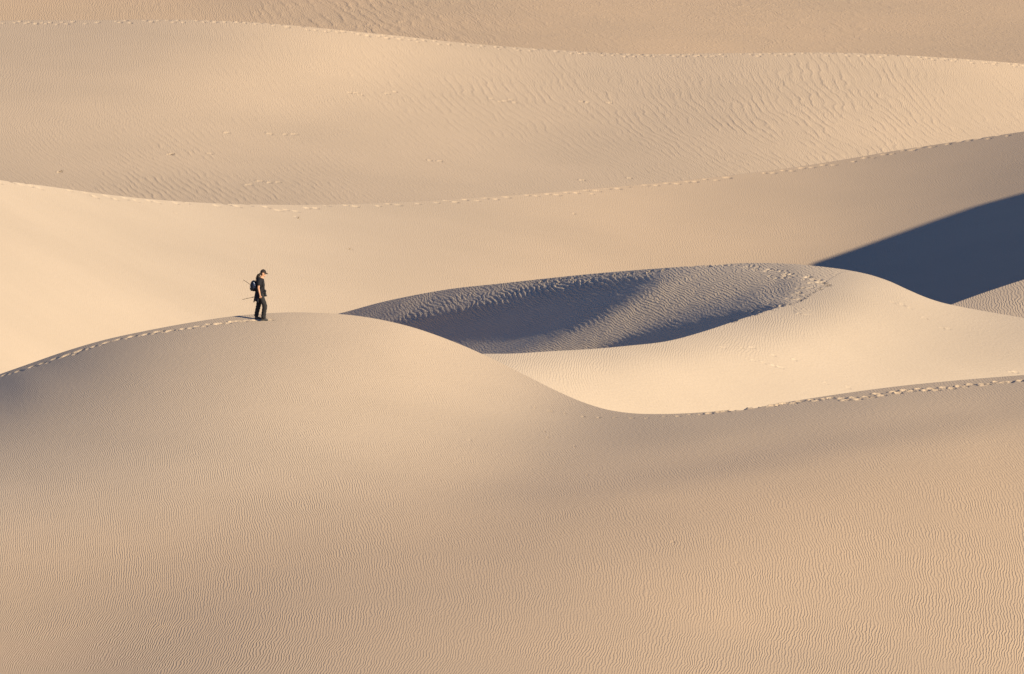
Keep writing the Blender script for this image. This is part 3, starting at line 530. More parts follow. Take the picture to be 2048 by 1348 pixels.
RED_TINT = {'F': lambda x, y: 0.32 + 0.53 * smooth((y - 800 + .12 * (x - 1000)) / 300), 'M': lambda x, y: 0.08 + 0.55 * smooth((x - 300) / 1200), 'T': lambda x, y: 0.42 + 0 * x, 'X': lambda x, y: 0.9 + 0 * x, 'C': lambda x, y: 0 * x, 'B': lambda x, y: 0 * x, 'D': lambda x, y: 0.3 + 0 * x}  # how much of the redder tint each dune takes
FLOOR = -14.0
def dune(key, name, label, crest, bottom, x0, x1, step, bottom_pad, ripples, big=None, prints=(), wfun=None, dense=38., d0=.8, rstep=2.2, lip=0.0, back=34.0, mat=SAND, back0=8.0, wide=14.0, apron=70.0, right=True, backmax=29.0, front=((1, .5), (3, 2), (7, 5), (14, 10), (24, 16))):
    cols = columns(x0, x1, step, wide=wide)
    top = crest(cols)
    bot = bottom(cols) + bottom_pad
    dep = float((bot - top).max())
    off = offsets(dep, dense, d0, rstep)
    # compress rows where the dune shows less
    px = np.broadcast_to(cols, (len(off), len(cols))).copy()
    frac = np.clip((bot - top) / off[-1], 0.05, 1)
    o2 = off[:, None] * np.ones_like(cols)
    far = off[:, None] > dense
    o2 = np.where(far, dense + (off[:, None] - dense) * ((np.maximum(bot - top, dense + 8) - dense) / (off[-1] - dense)), o2)
    py = top + o2
    w = wfun(px, py) if wfun else SF[key].at(px, py)
    if lip:
        w = w + lip * np.exp(-o2 / 9.0)
    Y = np.exp(w)
    P = world(px, py, Y)
    # ripple phase and height
    ph_sp = ripples[0]
    C = coarse(ph_sp['amp'], px, py)[..., 0]
    phase = ph_sp['sp'].at(px, py)
    if big is not None:
        bsp = big['sp'].at(px, py)
        amp = coarse(big['amp'], px, py)[..., 0]
        X, Yw = P[..., 0], P[..., 1]
        rough = big.get('rough', 1.0)
        f = bsp + 0.55 * noise(X * 0.45, Yw * 0.22, 1) + rough * (0.28 * noise(X * 1.3, Yw * 0.6, 2) + 0.1 * noise(X * 3.1, Yw * 1.5, 5))
        s = np.sin(2 * np.pi * f)
        prof = (0.5 + 0.5 * np.sin(2 * np.pi * f + 0.75 * s)) ** 2.1
        mod = smooth(0.85 + 0.6 * noise(X * 0.5 + 5, Yw * 0.3, 7)) * (0.75 + 0.5 * noise(X * 2.2, Yw * 0.9, 8))
        amp = amp * smooth((py - top - big.get('rim', -99)) / 14)
        P[..., 2] += big.get('k', 1.0) * amp * prof * mod
    for pr in prints:
        stamp(P, px, py, *pr)
    # the far side behind the crest: turn over and fall away
    C0 = P[0].copy()
    u = C0[:, 0] / C0[:, 1]
    dist = np.concatenate([np.array([.15, .35, .7, 1.2, 1.8, 2.6, 3.6, 5, 6.5, 8, 10, 12.5, 15, 18, 22, 26, 30]), np.arange(34, back + 1, 6 if back < 100 else 30)])
    dist = dist[dist <= back]
    sl = np.tan(np.radians(back0 + (backmax - back0) * smooth(dist / 7.0)))
    drop = np.concatenate([[0], np.cumsum(np.diff(np.concatenate([[0], dist])) * sl)])[1:]
    _, a0 = ray(cols, top)
    base = np.maximum(0, 0)
    BK = np.stack([(C0[None, :, 1] + dist[:, None]) * u[None], C0[None, :, 1] + dist[:, None], C0[None, :, 2] - drop[:, None]], -1)[::-1]
    phb = np.broadcast_to(phase[0], BK.shape[:2])
    cb = np.broadcast_to(C[0], BK.shape[:2])
    CO = RED_TINT[key](px, py)
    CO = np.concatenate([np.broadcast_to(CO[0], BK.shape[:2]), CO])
    P = np.concatenate([BK, P]); phase = np.concatenate([phb, phase]); C = np.concatenate([cb, C])
    # beyond the sides and in front the dune runs on and sinks under the desert floor
    fr = np.stack([P[-1] + np.array([0, -dy, -dz]) for dy, dz in front])
    P = np.concatenate([P, fr])
    dd = np.array([.02, .06, .12, .2, .32, .48, .7, 1.0]) * apron
    def side(c, s):
        E = np.repeat(c[:, None], len(dd), 1)
        E[..., 0] += s * dd
        E[..., 2] += (FLOOR - 3 - np.minimum(c[:, None, 2], 60)) * smooth(dd / apron)
        return E
    P = np.concatenate([side(P[:, 0], -1)[:, ::-1]] + [P] + ([side(P[:, -1], 1)] if right else []), 1)
    pad = lambda A: np.pad(A, ((0, len(front)), (len(dd), len(dd) if right else 0)), 'edge')
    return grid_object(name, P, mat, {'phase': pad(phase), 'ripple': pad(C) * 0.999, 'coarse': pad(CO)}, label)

def ripset(ctrl, box, nx=16, ny=11, k=1.0, a=1.0):
    """ctrl rows: x, y, lean, spacing(px), height(m)"""
    ctrl = [(x, y, th, lam * k, h * a) for x, y, th, lam, h in ctrl]
    c = np.array(ctrl, float)
    return {'sp': ripple_phase(ctrl, box, nx, ny), 'amp': field(c[:, [0, 1, 4]], floor=40.)}

def tall_dune():
    edge = [(1620,528,30),(1680,508,31),(1750,483,32),(1850,447,33),(1950,412,34),(2048,385,35),(2200,345,36),(2400,300,38)]
    q = []
    for x, y, t in edge:
        p = world(x, y, float(np.exp(SF['M'].at(x, y))))
        q.append(p + LV * t)
    d = [world(x, float(crest_D(x)), float(np.exp(SF['D'].at(x, crest_D(x))))) for x in (2290, 2380)]
    q = np.array(d + q)
    # dense crest
    s = np.concatenate([[0], np.cumsum(np.linalg.norm(np.diff(q, axis=0), axis=1))])
    ss = np.arange(0, s[-1], 0.35)
    c = np.stack([np.interp(ss, s, q[:, i]) for i in range(3)], 1)
    k = np.hanning(9); k /= k.sum()
    cp = np.pad(c, ((4, 4), (0, 0)), 'edge')
    c = np.stack([np.convolve(cp[:, i], k, 'valid') for i in range(3)], 1)
    tail = c[-1] + np.arange(1, 60)[:, None] * np.array([1.0, 0.25, 0.0])
    c = np.concatenate([c, tail])
    off = np.concatenate([-np.arange(48, 0, -0.8), [0], np.arange(0.6, 46, 0.8)])
    P = c[None] + np.zeros((len(off), 1, 1))
    P[..., 1] += off[:, None]
    z = np.where(off < 0, -np.tan(math.radians(32)) * np.abs(off), -np.tan(math.radians(27)) * off)
    P[..., 2] += z[:, None] + 0.25 * noise(P[..., 0] * .08, P[..., 1] * .08, 4) * np.minimum(1, np.abs(off[:, None]) / 6)
    one = np.ones(P.shape[:2])
    grid_object('sand_dune', P, SAND, {'phase': P[..., 0] * 8.5, 'ripple': one * .006}, 'tall dune just outside the right edge that shades the middle dune')

# ---- trails ----------------------------------------------------------------------------------
def trail(path, x0, x1, step, dist, side=3.0, size=1.0, jit=1.0, depth=0.07, seed=0, rimk=0.3, wid=.75, skip=0.0):
    rnd = random.Random(seed)
    f = poly(path)
    x, k, out = x0, 0, []
    while x < x1:
        s = 1 if k % 2 else -1
        L = (0.42 + rnd.uniform(-.12, .10)) * size
        if rnd.random() >= skip: out.append((x + rnd.uniform(-2, 2) * jit, float(f(x)) + s * side * .5 + rnd.uniform(-.7, .7) * jit, dist, L, L * wid * rnd.uniform(.85, 1.15),
                    depth * rnd.uniform(.75, 1.2), rimk * depth, rnd.uniform(-.3, .3)))
        x += step * (1 + rnd.uniform(-.12, .12)) if k % 2 else step * rnd.uniform(.85, 1.1)
        k += 1
    return out

def spots(pts, dist, size=1.0, depth=0.07, seed=0, rimk=.38):
    rnd = random.Random(seed)
    return [(x, y, dist, .42 * size * rnd.uniform(.8, 1.15), .3 * size * rnd.uniform(.8, 1.2), depth * rnd.uniform(.8, 1.2), rimk * depth, rnd.uniform(-.4, .4)) for x, y in pts]

pr_F = trail([(0,752),(40,741),(90,725),(150,705),(205,687),(240,677),(270,672),(295,668),(320,663),(350,660),(380,655),(405,651),(437,647),(500,641)], 8, 470, 26, 200, side=.6, size=.60, depth=.13, rimk=.0, wid=.62, seed=1)
pr_F += trail([(0,753.5),(40,742.5),(90,726.5),(150,706.5),(205,688.5),(240,678.5),(270,673.5),(295,669.5),(320,664.5),(350,661.5),(380,656.5),(405,652.5),(437,648.5),(500,642)], 21, 470, 26, 200, side=.8, size=.42, depth=.04, rimk=.15, wid=.9, seed=21)
pr_F += spots([(478,642),(488,642.5),(465,643)], 200, .5, .05, 2)
pr_F += spots([(1622,800),(1635,801),(1650,798),(1663,796),(1683,797),(1691,800),(1709,795),(1716,799),(1731,794),(1743,795),(1757,788),(1765,791),(1788,784),(1797,786),(1810,781),(1822,782),(1838,778),(1852,781),(1865,778),(1872,781),(1889,775),(1903,777),(1917,773),(1930,773),(1943,769),(1963,769),(1975,769),(1992,764),(2007,765),(2019,764),(2042,762),(2058,761)], 192, .58, .085, 3)
pr_F += spots([(1600,803),(1588,806),(1572,807),(1560,809),(1545,811),(1528,812),(1512,815),(1505,814),(1480,819),(1468,820),(1452,823),(1440,824),(1420,827)], 192, .7, .07, 4)
pr_F += spots([(1400,829),(1380,829),(1355,832),(1330,833),(1295,836),(1265,836),(1230,835),(1197,835),(1165,833),(1130,827),(1100,822),(1070,815)], 193, .36, .03, 5)
pr_M = trail([(0,363),(100,377),(170,388),(230,397),(300,402.5),(400,408),(500,413),(560,420),(585,422),(610,419),(650,412.5),(700,412),(800,408),(900,403),(1000,396),(1100,389),(1200,380),(1300,371),(1400,362),(1500,351),(1560,343.5),(1600,338),(1650,330),(1716,320),(1811,301.5),(1875,290),(1950,279),(2060,265)], -20, 2070, 20, 284, side=3.0, size=.82, jit=1.2, depth=.045, rimk=.0, wid=1.1, seed=6, skip=.15)
pr_T = trail([(0,43.5),(100,46.5),(200,44),(400,42.5),(520,46.5),(600,55),(700,66),(800,76.5),(900,88),(1000,96),(1100,102.5),(1200,108.5),(1300,112),(1400,111.5),(1500,110),(1600,108.5),(1700,109),(1800,113.5),(1900,120),(2060,132)], -20, 2070, 10.5, 350, side=3.4, size=.6, jit=1.6, depth=.045, rimk=.0, wid=1.6, seed=7, skip=.25)
rt = random.Random(9)
tram = []
for (x, y, n, sx, sy) in [(1400,532,6,26,1.5),(1450,530,8,26,2),(1500,533,10,24,4),(1545,540,12,24,6),(1580,550,12,18,6),(1615,557,14,16,6),(1642,565,14,14,6),(1657,571,5,8,4),
                          (1615,577,7,14,4),(1600,588,8,12,4),(1585,598,8,14,3),(1560,609,8,16,3),(1520,622,7,18,2),(1470,640,6,20,2)]:
    for _ in range(n):
        tram.append((x + rt.gauss(0, sx * .6), y + rt.gauss(0, sy * .6)))
pr_tram = spots(tram, 228, .42, .045, 8, 0.0)
pr_C = pr_tram + spots([(x + rt.gauss(0, 3), y + rt.gauss(0, 2)) for x, y in [(1780,605),(1800,612),(1815,619),(1850,637),(1885,654),(1900,659),(1450,692),(1485,695),(1505,693),(1510,723),(1530,725),(1550,730),(1560,733),(1545,707),(1590,720),(1655,768),(1700,775),(2030,748),(2022,746)]], 215, .5, .03, 10)
pr_B = pr_tram + spots([(x, y) for x, y in [(1085,562),(1100,559),(1120,560),(1130,557),(1148,557),(1165,553),(1200,550),(1230,549),(1260,547),(1300,542),(1330,539),(1120,566),(1150,563),(1180,560)]], 250, .6, .06, 11)
pr_Td = spots([(983,198),(1000,203),(1010,202),(1022,200),(1030,205),(1163,203),(1175,205),(1220,206),(790,184),(775,188),(700,186),(712,187),(722,190),(540,268),(455,266),(570,269),(345,309),(420,307),(340,310),(1260,356),(860,321),(880,322),(1165,360),(520,362),(540,366),(558,364),(500,370),(120,344),(590,268)], 330, .8, .07, 12)
pr_Mx = spots([(590,433),(597,438),(1150,428),(1185,388),(352,427),(700,498)], 280, .5, .05, 13)
pr_Fx = spots([(x, y) for x, y in [(1090,862),(1096,876),(1175,950),(1150,893),(1345,1083),(1475,1126),(940,880)]], 185, .3, .025, 14)
pr_F += spots([(498,641.5),(509,641),(517,640.8),(530,640.5),(538,640)], 200, .6, .03, 15)

# ---- wind ripples: x, y, lean (deg), spacing (px), height (m) ----------------------------------
rip_F = ripset([
 (0,770,150,4.5,.003),(100,800,150,5,.004),(0,900,120,4.5,.005),(100,1000,100,5,.007),(0,1100,85,5.5,.008),(0,1250,55,5.5,.008),(100,1340,48,6,.009),
 (250,700,152,5,.004),(250,800,135,5,.006),(300,950,95,5.5,.008),(300,1100,85,6,.009),(300,1250,52,6.5,.010),(400,1340,45,6.5,.010),
 (450,680,140,6,.006),(480,780,125,6.5,.008),(480,900,102,7.5,.010),(500,1030,92,7.5,.010),(520,1150,80,6.5,.009),(550,1250,62,6.5,.009),
 (620,640,150,6,.004),(620,700,138,7,.008),(650,800,122,7.5,.010),(650,920,100,8,.010),(700,1050,98,7,.009),(700,1200,82,6.5,.007),(700,1320,60,6.5,.007),
 (800,670,140,7,.007),(820,780,135,7,.008),(850,900,125,6.5,.007),(900,1030,115,6,.006),(900,1180,92,6,.006),(950,1320,62,6.5,.006),
 (950,750,145,6,.005),(1000,850,155,6,.004),(1050,950,150,6,.005),(1100,1080,118,6,.006),(1150,1200,92,6.5,.006),(1200,1320,70,7.5,.008),
 (1250,870,165,6,.003),(1300,950,150,6,.005),(1350,1080,115,6.5,.007),(1400,1200,92,7.5,.009),(1450,1330,68,8,.010),
 (1500,850,160,6,.003),(1550,950,138,6.5,.006),(1600,1080,105,7.5,.009),(1700,1200,92,8,.011),(1700,1330,72,8.5,.011),
 (1750,830,158,6,.004),(1850,900,135,6.5,.006),(1950,1000,112,7.5,.009),(2000,1100,98,8.5,.011),(2000,1220,88,9,.012),(2000,1340,82,9,.012),(2048,800,155,6.5,.004)],
 (-300,2350,560,1560), k=.64, a=.68)
rip_M = ripset([
 (0,450,80,5,.002),(0,620,90,5,.002),(250,450,80,5,.002),(300,600,110,5.5,.003),(500,450,95,5,.002),(560,560,128,6,.006),(620,600,135,6,.006),
 (750,450,105,5,.003),(750,560,125,6,.006),(900,500,120,6,.006),(950,430,100,5,.003),(1050,530,118,6.5,.008),(1200,430,100,5,.004),(1200,520,112,6.5,.009),
 (1400,400,100,5,.004),(1400,490,112,7,.010),(1550,480,118,6.5,.008),(1650,400,140,5,.004),(1650,480,120,6,.005),(1850,340,140,5,.005),(1850,420,150,5,.004),(2000,300,150,5,.004),(2000,380,150,5,.004),(1900,520,150,5,.004)],
 (-300,2350,200,860), k=.72, a=.6)
rip_T = ripset([
 (0,100,80,4.5,.008),(0,220,75,5,.007),(0,340,165,5,.005),(200,100,95,4.5,.008),(200,200,82,4.5,.006),(250,350,160,5,.005),(400,80,115,4.5,.009),(420,160,110,4.5,.008),(420,250,110,4,.005),
 (600,120,118,4.5,.009),(600,200,120,4.5,.007),(600,330,158,5,.005),(800,150,130,5,.007),(800,280,160,4.5,.004),(850,380,155,4.5,.005),(1000,140,125,5,.008),(1000,280,158,4.5,.004),
 (1200,150,120,4.5,.009),(1200,280,155,4.5,.006),(1400,150,110,4.5,.010),(1400,300,158,5,.009),(1600,140,115,4.5,.009),(1700,220,100,4.5,.009),(1600,300,150,5,.008),(1900,180,110,4.5,.008),(1900,260,120,5,.006)],
 (-300,2350,20,500), k=.85, a=.75)
big_T = ripset([
 (0,330,168,11,.025),(200,330,165,12,.04),(300,360,155,15,.13),(420,370,155,15,.12),(560,370,160,12,.08),(380,345,155,15,.10),(250,385,160,14,.10),(100,200,90,14,0),(350,150,115,12,.0),(470,160,140,12,.04),(600,180,135,13,.03),(500,300,160,12,.01),
 (700,240,140,14,.02),(780,160,128,17,.07),(900,190,132,18,.09),(850,260,150,15,.03),(1000,190,128,19,.10),(1000,240,150,15,.05),(1150,180,125,20,.09),(1150,240,150,14,.06),(800,350,160,12,.012),(1000,340,160,12,.0),
 (1300,150,115,18,.03),(1300,200,125,19,.09),(1300,270,155,14,.08),(1400,330,160,12,.06),(1450,180,115,20,.06),(1500,230,128,19,.12),(1600,180,112,22,.12),(1600,230,128,20,.13),(1600,290,150,14,.10),
 (1700,170,112,22,.11),(1700,240,132,18,.12),(1800,180,122,22,.10),(1800,240,140,16,.10),(1950,200,135,18,.06),(2000,240,155,13,.06),(1500,120,100,18,.0),(1900,140,120,18,.01),(900,120,130,14,.01),(1200,125,120,14,.01),(650,60,110,12,0),(0,60,90,12,0),(200,60,90,12,0),(1150,370,160,12,.01),(1250,330,160,12,.04)],
 (-300,2350,20,500), 22, 14, k=.72)
rip_X = ripset([(0,20,100,4.5,.012),(300,20,95,4.5,.012),(600,20,140,5,.010),(900,40,150,4.5,.014),(1200,60,165,4.5,.009),(1500,50,165,4.5,.012),(1800,60,170,5,.010),(2048,60,165,5,.008),(1200,-60,160,5,.01),(300,-60,120,5,.01)],
 (-300,2350,-140,230))
big_X = ripset([(0,20,110,14,.0),(450,20,110,14,.01),(560,15,145,14,.07),(650,30,150,15,.10),(780,45,152,15,.09),(900,20,158,14,.05),(1050,50,165,13,.04),(1250,40,168,12,.03),(1500,40,168,12,.05),(1700,30,165,13,.05),(1800,80,170,13,.02),(2048,50,170,12,.03),(1400,90,170,12,.0)],
 (-300,2350,-140,230))
rip_C = ripset([(950,720,40,5.5,.006),(1050,730,60,6,.009),(1100,760,135,6,.008),(1200,715,40,6,.009),(1350,700,45,6,.008),(1450,680,55,6,.008),(1550,650,70,6.5,.010),(1650,620,100,6.5,.008),(1600,590,150,6,.006),(1650,550,150,5.5,.004),(1750,580,130,5.5,.004),
 (1250,770,130,5,.0015),(1400,740,135,5,.0012),(1500,790,150,5,.002),(1600,720,150,5,.0012),(1750,680,150,5,.0015),(1850,720,150,5,.002),(1850,640,150,5,.002),(2000,680,155,5,.003)],
 (800,2400,480,960), k=.72, a=.65)
rip_B = ripset([(720,625,160,4.0,0.0072),(820,610,120,5.2,0.0215),(920,600,115,5.6,0.0286),(1030,580,115,6.0,0.0322),(1130,565,120,6.4,0.0358),(1230,553,130,6.4,0.0286),(1300,545,140,5.6,0.0143),(760,600,165,4.0,0.0043),(900,582,160,4.0,0.0072),
 (900,650,172,4.0,0.0036),(1000,650,172,4.0,0.0029),(1100,620,170,4.0,0.0022),(1200,590,170,4.0,0.0022),(1000,695,160,4.0,0.0057),(1150,680,155,4.4,0.0086),(1250,640,152,4.8,0.0143),(1330,600,150,5.2,0.0179),(1350,640,148,5.6,0.0215),(1450,590,148,5.6,0.0215),(1450,560,150,4.8,0.0129),(1530,590,150,5.6,0.0200),(1530,550,155,4.4,0.0072),(1600,580,155,4.4,0.0072),
 (1300,672,165,4.0,0.0014),(1400,655,165,4.0,0.0014),(1500,620,165,4.0,0.0014)],
 (550,1950,480,860))
big_B = ripset([(720,625,120,8,0.000),(800,612,112,8,0.021),(850,612,112,8.5,0.042),(900,600,115,9,0.056),(1000,582,118,9,0.070),(1080,568,120,9,0.110),(1180,556,125,9,0.100),(1280,546,135,9,0.060),(900,583,160,9,0.007),(1000,572,130,9,0.021),(850,596,130,9,0.010),
 (900,650,170,8,0.000),(1050,650,170,8,0.000),(1200,595,170,8,0.000),(1100,620,170,8,0.000),(1300,560,150,7,0.000),(1200,660,154,7,0.020),(1300,630,152,7.5,0.016),(1330,645,150,7.5,0.017),(1400,600,150,8,0.017),(1450,605,150,8,0.019),(1520,592,152,8,0.019),(1450,565,152,7.5,0.009),(1540,560,155,7,0.003),(1580,585,155,7,0.010),(1080,690,155,6,0.010),(1350,675,160,8,0.000),(1450,645,160,8,0.000)],
 (550,1950,480,860), 24, 16)
rip_D = ripset([(1930,620,125,5.5,.015),(2000,600,100,5.5,.018),(2048,640,125,6,.014),(2200,560,115,6,.015)], (1700,2500,420,760), a=.6)

big_T['k'] = 0.27; big_X['k'] = 0.5; big_B['rim'] = 5.0; big_B['k'] = 0.56; big_B['rough'] = 2.2
def const(v):
    return lambda x: np.full(np.shape(x), float(v))

dune('X', 'sand_dune', 'farthest rippled sand slope along the top edge of the view', const(-110), crest_T, -420, 2460, 2.4, 26, (rip_X, None), big_X, (), dense=1, rstep=1.6, back=500, back0=1.0, backmax=3.5)
dune('T', 'sand_dune', 'broad upper dune with large wind ripples and a long trail along its crest', crest_T, crest_M, -420, 2460, 1.6, 34, (rip_T, None), big_T, pr_T + pr_Td, dense=16, d0=.6, rstep=1.35, back=70)
dune('M', 'sand_dune', 'wide middle dune with a trail along its crest and a big shadow at right', crest_M, lambda x: np.where(x < 1300, np.maximum(740, crest_F(x)), 690.) + 0 * x, -420, 2460, 2.2, 30, (rip_M, None), None, pr_M + pr_Mx, dense=26, d0=.6, rstep=2.4, back=46)
tall_dune()
dune('D', 'sand_dune', 'small rippled dune shoulder at the right edge before the big shadow', crest_D, const(690), 1800, 2460, 2.0, 20, (rip_D, None), None, (), dense=1, rstep=1.8)
def w_B(px, py):
    w = SF['B'].at(px, py)
    s = smooth((px - 1550) / 100)
    return w + (SF['C'].at(np.clip(px, 900, 2300), py) + 0.0002 - w) * s
dune('B', 'sand_dune', 'shaded hollow under the curved crest with ripples catching the light', crest_B, lambda x: np.where(x < 1600, ridge_C(x), crest_B(x) + 75), 600, 1760, 1.7, 24, (rip_B, None), big_B, pr_B, dense=1, rstep=1.2, wfun=w_B, apron=16.0, right=False)

xe_pts = poly([(500,1655),(527,1650),(545,1638),(570,1622),(590,1606),(604,1592),(640,1560),(900,1300)])
def top_C(x):
    r = smooth((x - 1592) / 115)
    return ridge_C(np.minimum(x, 1610)) * (1 - r) + crest_B(x) * r
def w_C(px, py):
    w = SF['C'].at(px, py)
    return w
dune('C', 'sand_dune', 'bright smooth bowl of pale sand curving round the shaded hollow', top_C, crest_F, 880, 2460, 1.9, 30, (rip_C, None), None, pr_C, dense=30, d0=.8, rstep=1.9, wfun=w_C, apron=40.0)
dune('F', 'sand_dune', 'large rippled foreground dune that fills the lower half of the view', crest_F, const(1480), -420, 2460, 2.0, 0, (rip_F, None), None, pr_F + pr_Fx, dense=30, d0=.7, rstep=2.3, front=((4, .6), (12, 2.5), (25, 5), (45, 8), (80, 11), (150, 22)))
P = np.zeros((60, 60, 3))
P[..., 0], P[..., 1] = np.meshgrid(np.linspace(-2500, 2500, 60), np.linspace(-300, 4700, 60))
P[..., 2] = FLOOR + 5 * noise(P[..., 0] * .004, P[..., 1] * .004, 9) * smooth((P[..., 1] - 700) / 600)
one = np.ones(P.shape[:2])
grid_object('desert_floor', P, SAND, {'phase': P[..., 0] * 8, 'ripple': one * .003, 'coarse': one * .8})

# =============================== plain materials ===============================================
def plain(name, col, rough=0.8, var=0.15, scale=25.0, metal=0.0, spec=0.3, bumpd=0.0):
    m = bpy.data.materials.new(name)
    m.use_nodes = True
    t = m.node_tree
    b = t.nodes['Principled BSDF']
    n = t.nodes.new("ShaderNodeTexNoise")
    n.inputs['Scale'].default_value = scale
    n.inputs['Detail'].default_value = 4
    tc = t.nodes.new("ShaderNodeTexCoord")
    t.links.new(tc.outputs['Object'], n.inputs['Vector'])
    r = t.nodes.new("ShaderNodeValToRGB")
    r.color_ramp.elements[0].position, r.color_ramp.elements[1].position = .3, .7
    r.color_ramp.elements[0].color = tuple(c * (1 - var) for c in col) + (1,)
    r.color_ramp.elements[1].color = tuple(min(1, c * (1 + var)) for c in col) + (1,)
    t.links.new(n.outputs[0], r.inputs[0])
    t.links.new(r.outputs[0], b.inputs['Base Color'])
    b.inputs['Roughness'].default_value = rough
    b.inputs['Metallic'].default_value = metal
    b.inputs['Specular IOR Level'].default_value = spec
    if bumpd:
        bp = t.nodes.new("ShaderNodeBump")
        bp.inputs['Distance'].default_value = bumpd
        t.links.new(n.outputs[0], bp.inputs['Height'])
        t.links.new(bp.outputs[0], b.inputs['Normal'])
    return m
SKIN = plain("skin", (0.42, 0.225, 0.135), .55, .08, 12)
SHIRT = plain("black_cotton", (0.010, 0.009, 0.011), .9, .3, 14, bumpd=.01)
TROUSER = plain("charcoal_trouser_cloth", (0.015, 0.0135, 0.0135), .9, .3, 10, bumpd=.015)
JACKET = plain("black_fleece", (0.009, 0.009, 0.014), .95, .3, 12, bumpd=.02)
HAIR = plain("dark_brown_hair", (0.022, 0.014, 0.010), .7, .35, 40)
CAPM = plain("black_cap_cloth", (0.022, 0.014, 0.012), .85, .2, 30)
PACK = plain("navy_nylon", (0.007, 0.010, 0.020), .6, .25, 20, bumpd=.01)
PACK2 = plain("grey_blue_nylon", (0.035, 0.06, 0.12), .5, .2, 20)
TAB = plain("pale_tape", (0.55, 0.58, 0.62), .35, .1)  # plain pale colour of small pieces on the pack
BOOT = plain("grey_brown_boot_leather", (0.05, 0.044, 0.042), .7, .3, 30)
SOLE = plain("dark_rubber", (0.02, 0.02, 0.02), .8)
POLE = plain("bronze_metal_tube", (0.10, 0.065, 0.035), .4, .2, 30, .6)
BLACKP = plain("black_camera_plastic", (0.010, 0.010, 0.011), .5, .2, 40)
GLASS = plain("lens_glass", (0.01, 0.012, 0.02), .08, .1, 10, 0, .8)
EYE = plain("eye_white", (0.6, 0.58, 0.55), .3, .05)
LIP = plain("lip_skin", (0.30, 0.12, 0.085), .5, .1)
TWIG = plain("dry_grey_wood", (0.10, 0.07, 0.045), .9, .4, 30)

# =============================== mesh builders =================================================
def link(name, me, mats, parent=None):
    o = bpy.data.objects.new(name, me)
    for mt in (mats if isinstance(mats, (list, tuple)) else [mats]):
        me.materials.append(mt)
    COL.objects.link(o)
    if parent: o.parent = parent
    return o

def skin_mesh(chains, levels=2, root=0):
    """chains: list of [(x, y, z, r) ...]; chains may start on a point already used"""
    pts, rad, edges, idx = [], [], [], {}
    for ch in chains:
        prev = None
        for p in ch:
            key = tuple(round(c, 4) for c in p[:3])
            if key not in idx:
                idx[key] = len(pts)
                pts.append(p[:3])
                rad.append((p[3], p[4] if len(p) > 4 else p[3]))
            i = idx[key]
            if prev is not None and prev != i: edges.append((prev, i))
            prev = i
    me = bpy.data.meshes.new("tmp")
    me.from_pydata(pts, edges, [])
    o = bpy.data.objects.new("tmp", me)
    COL.objects.link(o)
    o.modifiers.new("s", 'SKIN').use_smooth_shade = True
    if not me.skin_vertices:
        me.skin_vertices.new()
    sv = me.skin_vertices[0].data
    for i, r in enumerate(rad):
        sv[i].radius = r
        sv[i].use_root = (i == root)
    sb = o.modifiers.new("u", 'SUBSURF')
    sb.levels = sb.render_levels = levels
    dg = bpy.context.evaluated_depsgraph_get()
    dg.update()
    out = bpy.data.meshes.new_from_object(o.evaluated_get(dg))
    bpy.data.objects.remove(o)
    bpy.data.meshes.remove(me)
    return out

def ball(bm, c, r, seg=16, rot=None, mat=0):
    """ellipsoid with radii r"""
    M = Matrix.Translation(c) @ (rot or Matrix()) @ Matrix.Diagonal((r[0], r[1], r[2], 1))
    res = bmesh.ops.create_uvsphere(bm, u_segments=seg, v_segments=max(6, seg // 2), radius=1, matrix=M)
    for v in res['verts']:
        for f in v.link_faces: f.material_index = mat; f.smooth = True
    return res['verts']

def tube(bm, pts, rads, seg=8, mat=0):
    pts = [Vector(p) for p in pts]
    rings = []
    for i, p in enumerate(pts):
        d = (pts[min(i + 1, len(pts) - 1)] - pts[max(i - 1, 0)]).normalized()
        a = d.orthogonal().normalized() if i == 0 else (A - d * A.dot(d)).normalized()
        A = a
        b = d.cross(a)
        r = rads[i] if isinstance(rads, (list, tuple)) else rads
        rings.append([bm.verts.new(p + r * (a * math.cos(t) + b * math.sin(t))) for t in [2 * math.pi * k / seg for k in range(seg)]])
    for r0, r1 in zip(rings, rings[1:]):
        for k in range(seg):
            f = bm.faces.new((r0[k], r0[(k+1) % seg], r1[(k+1) % seg], r1[k])); f.smooth = True; f.material_index = mat
    for r, s in ((rings[0], -1), (rings[-1], 1)):
        f = bm.faces.new(r[::s]); f.material_index = mat
    return rings

def box(bm, c, s, rot=None, bev=0.0, mat=0):
    M = Matrix.Translation(c) @ (rot or Matrix()) @ Matrix.Diagonal((s[0], s[1], s[2], 1))
    res = bmesh.ops.create_cube(bm, size=1, matrix=M)
    es = list({e for v in res['verts'] for e in v.link_edges})
    if bev:
        bmesh.ops.bevel(bm, geom=es, offset=bev, segments=2, affect='EDGES')

def bm_obj(name, bm, mats, parent=None):
    me = bpy.data.meshes.new(name)
    bmesh.ops.recalc_face_normals(bm, faces=bm.faces)
    bm.to_mesh(me); bm.free()
    return link(name, me, mats, parent)

def thing(name, label, cat, loc, rotz=0.0):
    o = bpy.data.objects.new(name, None)
    o.empty_display_size = .2
    COL.objects.link(o)
    o.location = loc
    o.rotation_euler = (0, 0, rotz)
    o['label'] = label; o['category'] = cat
    return o

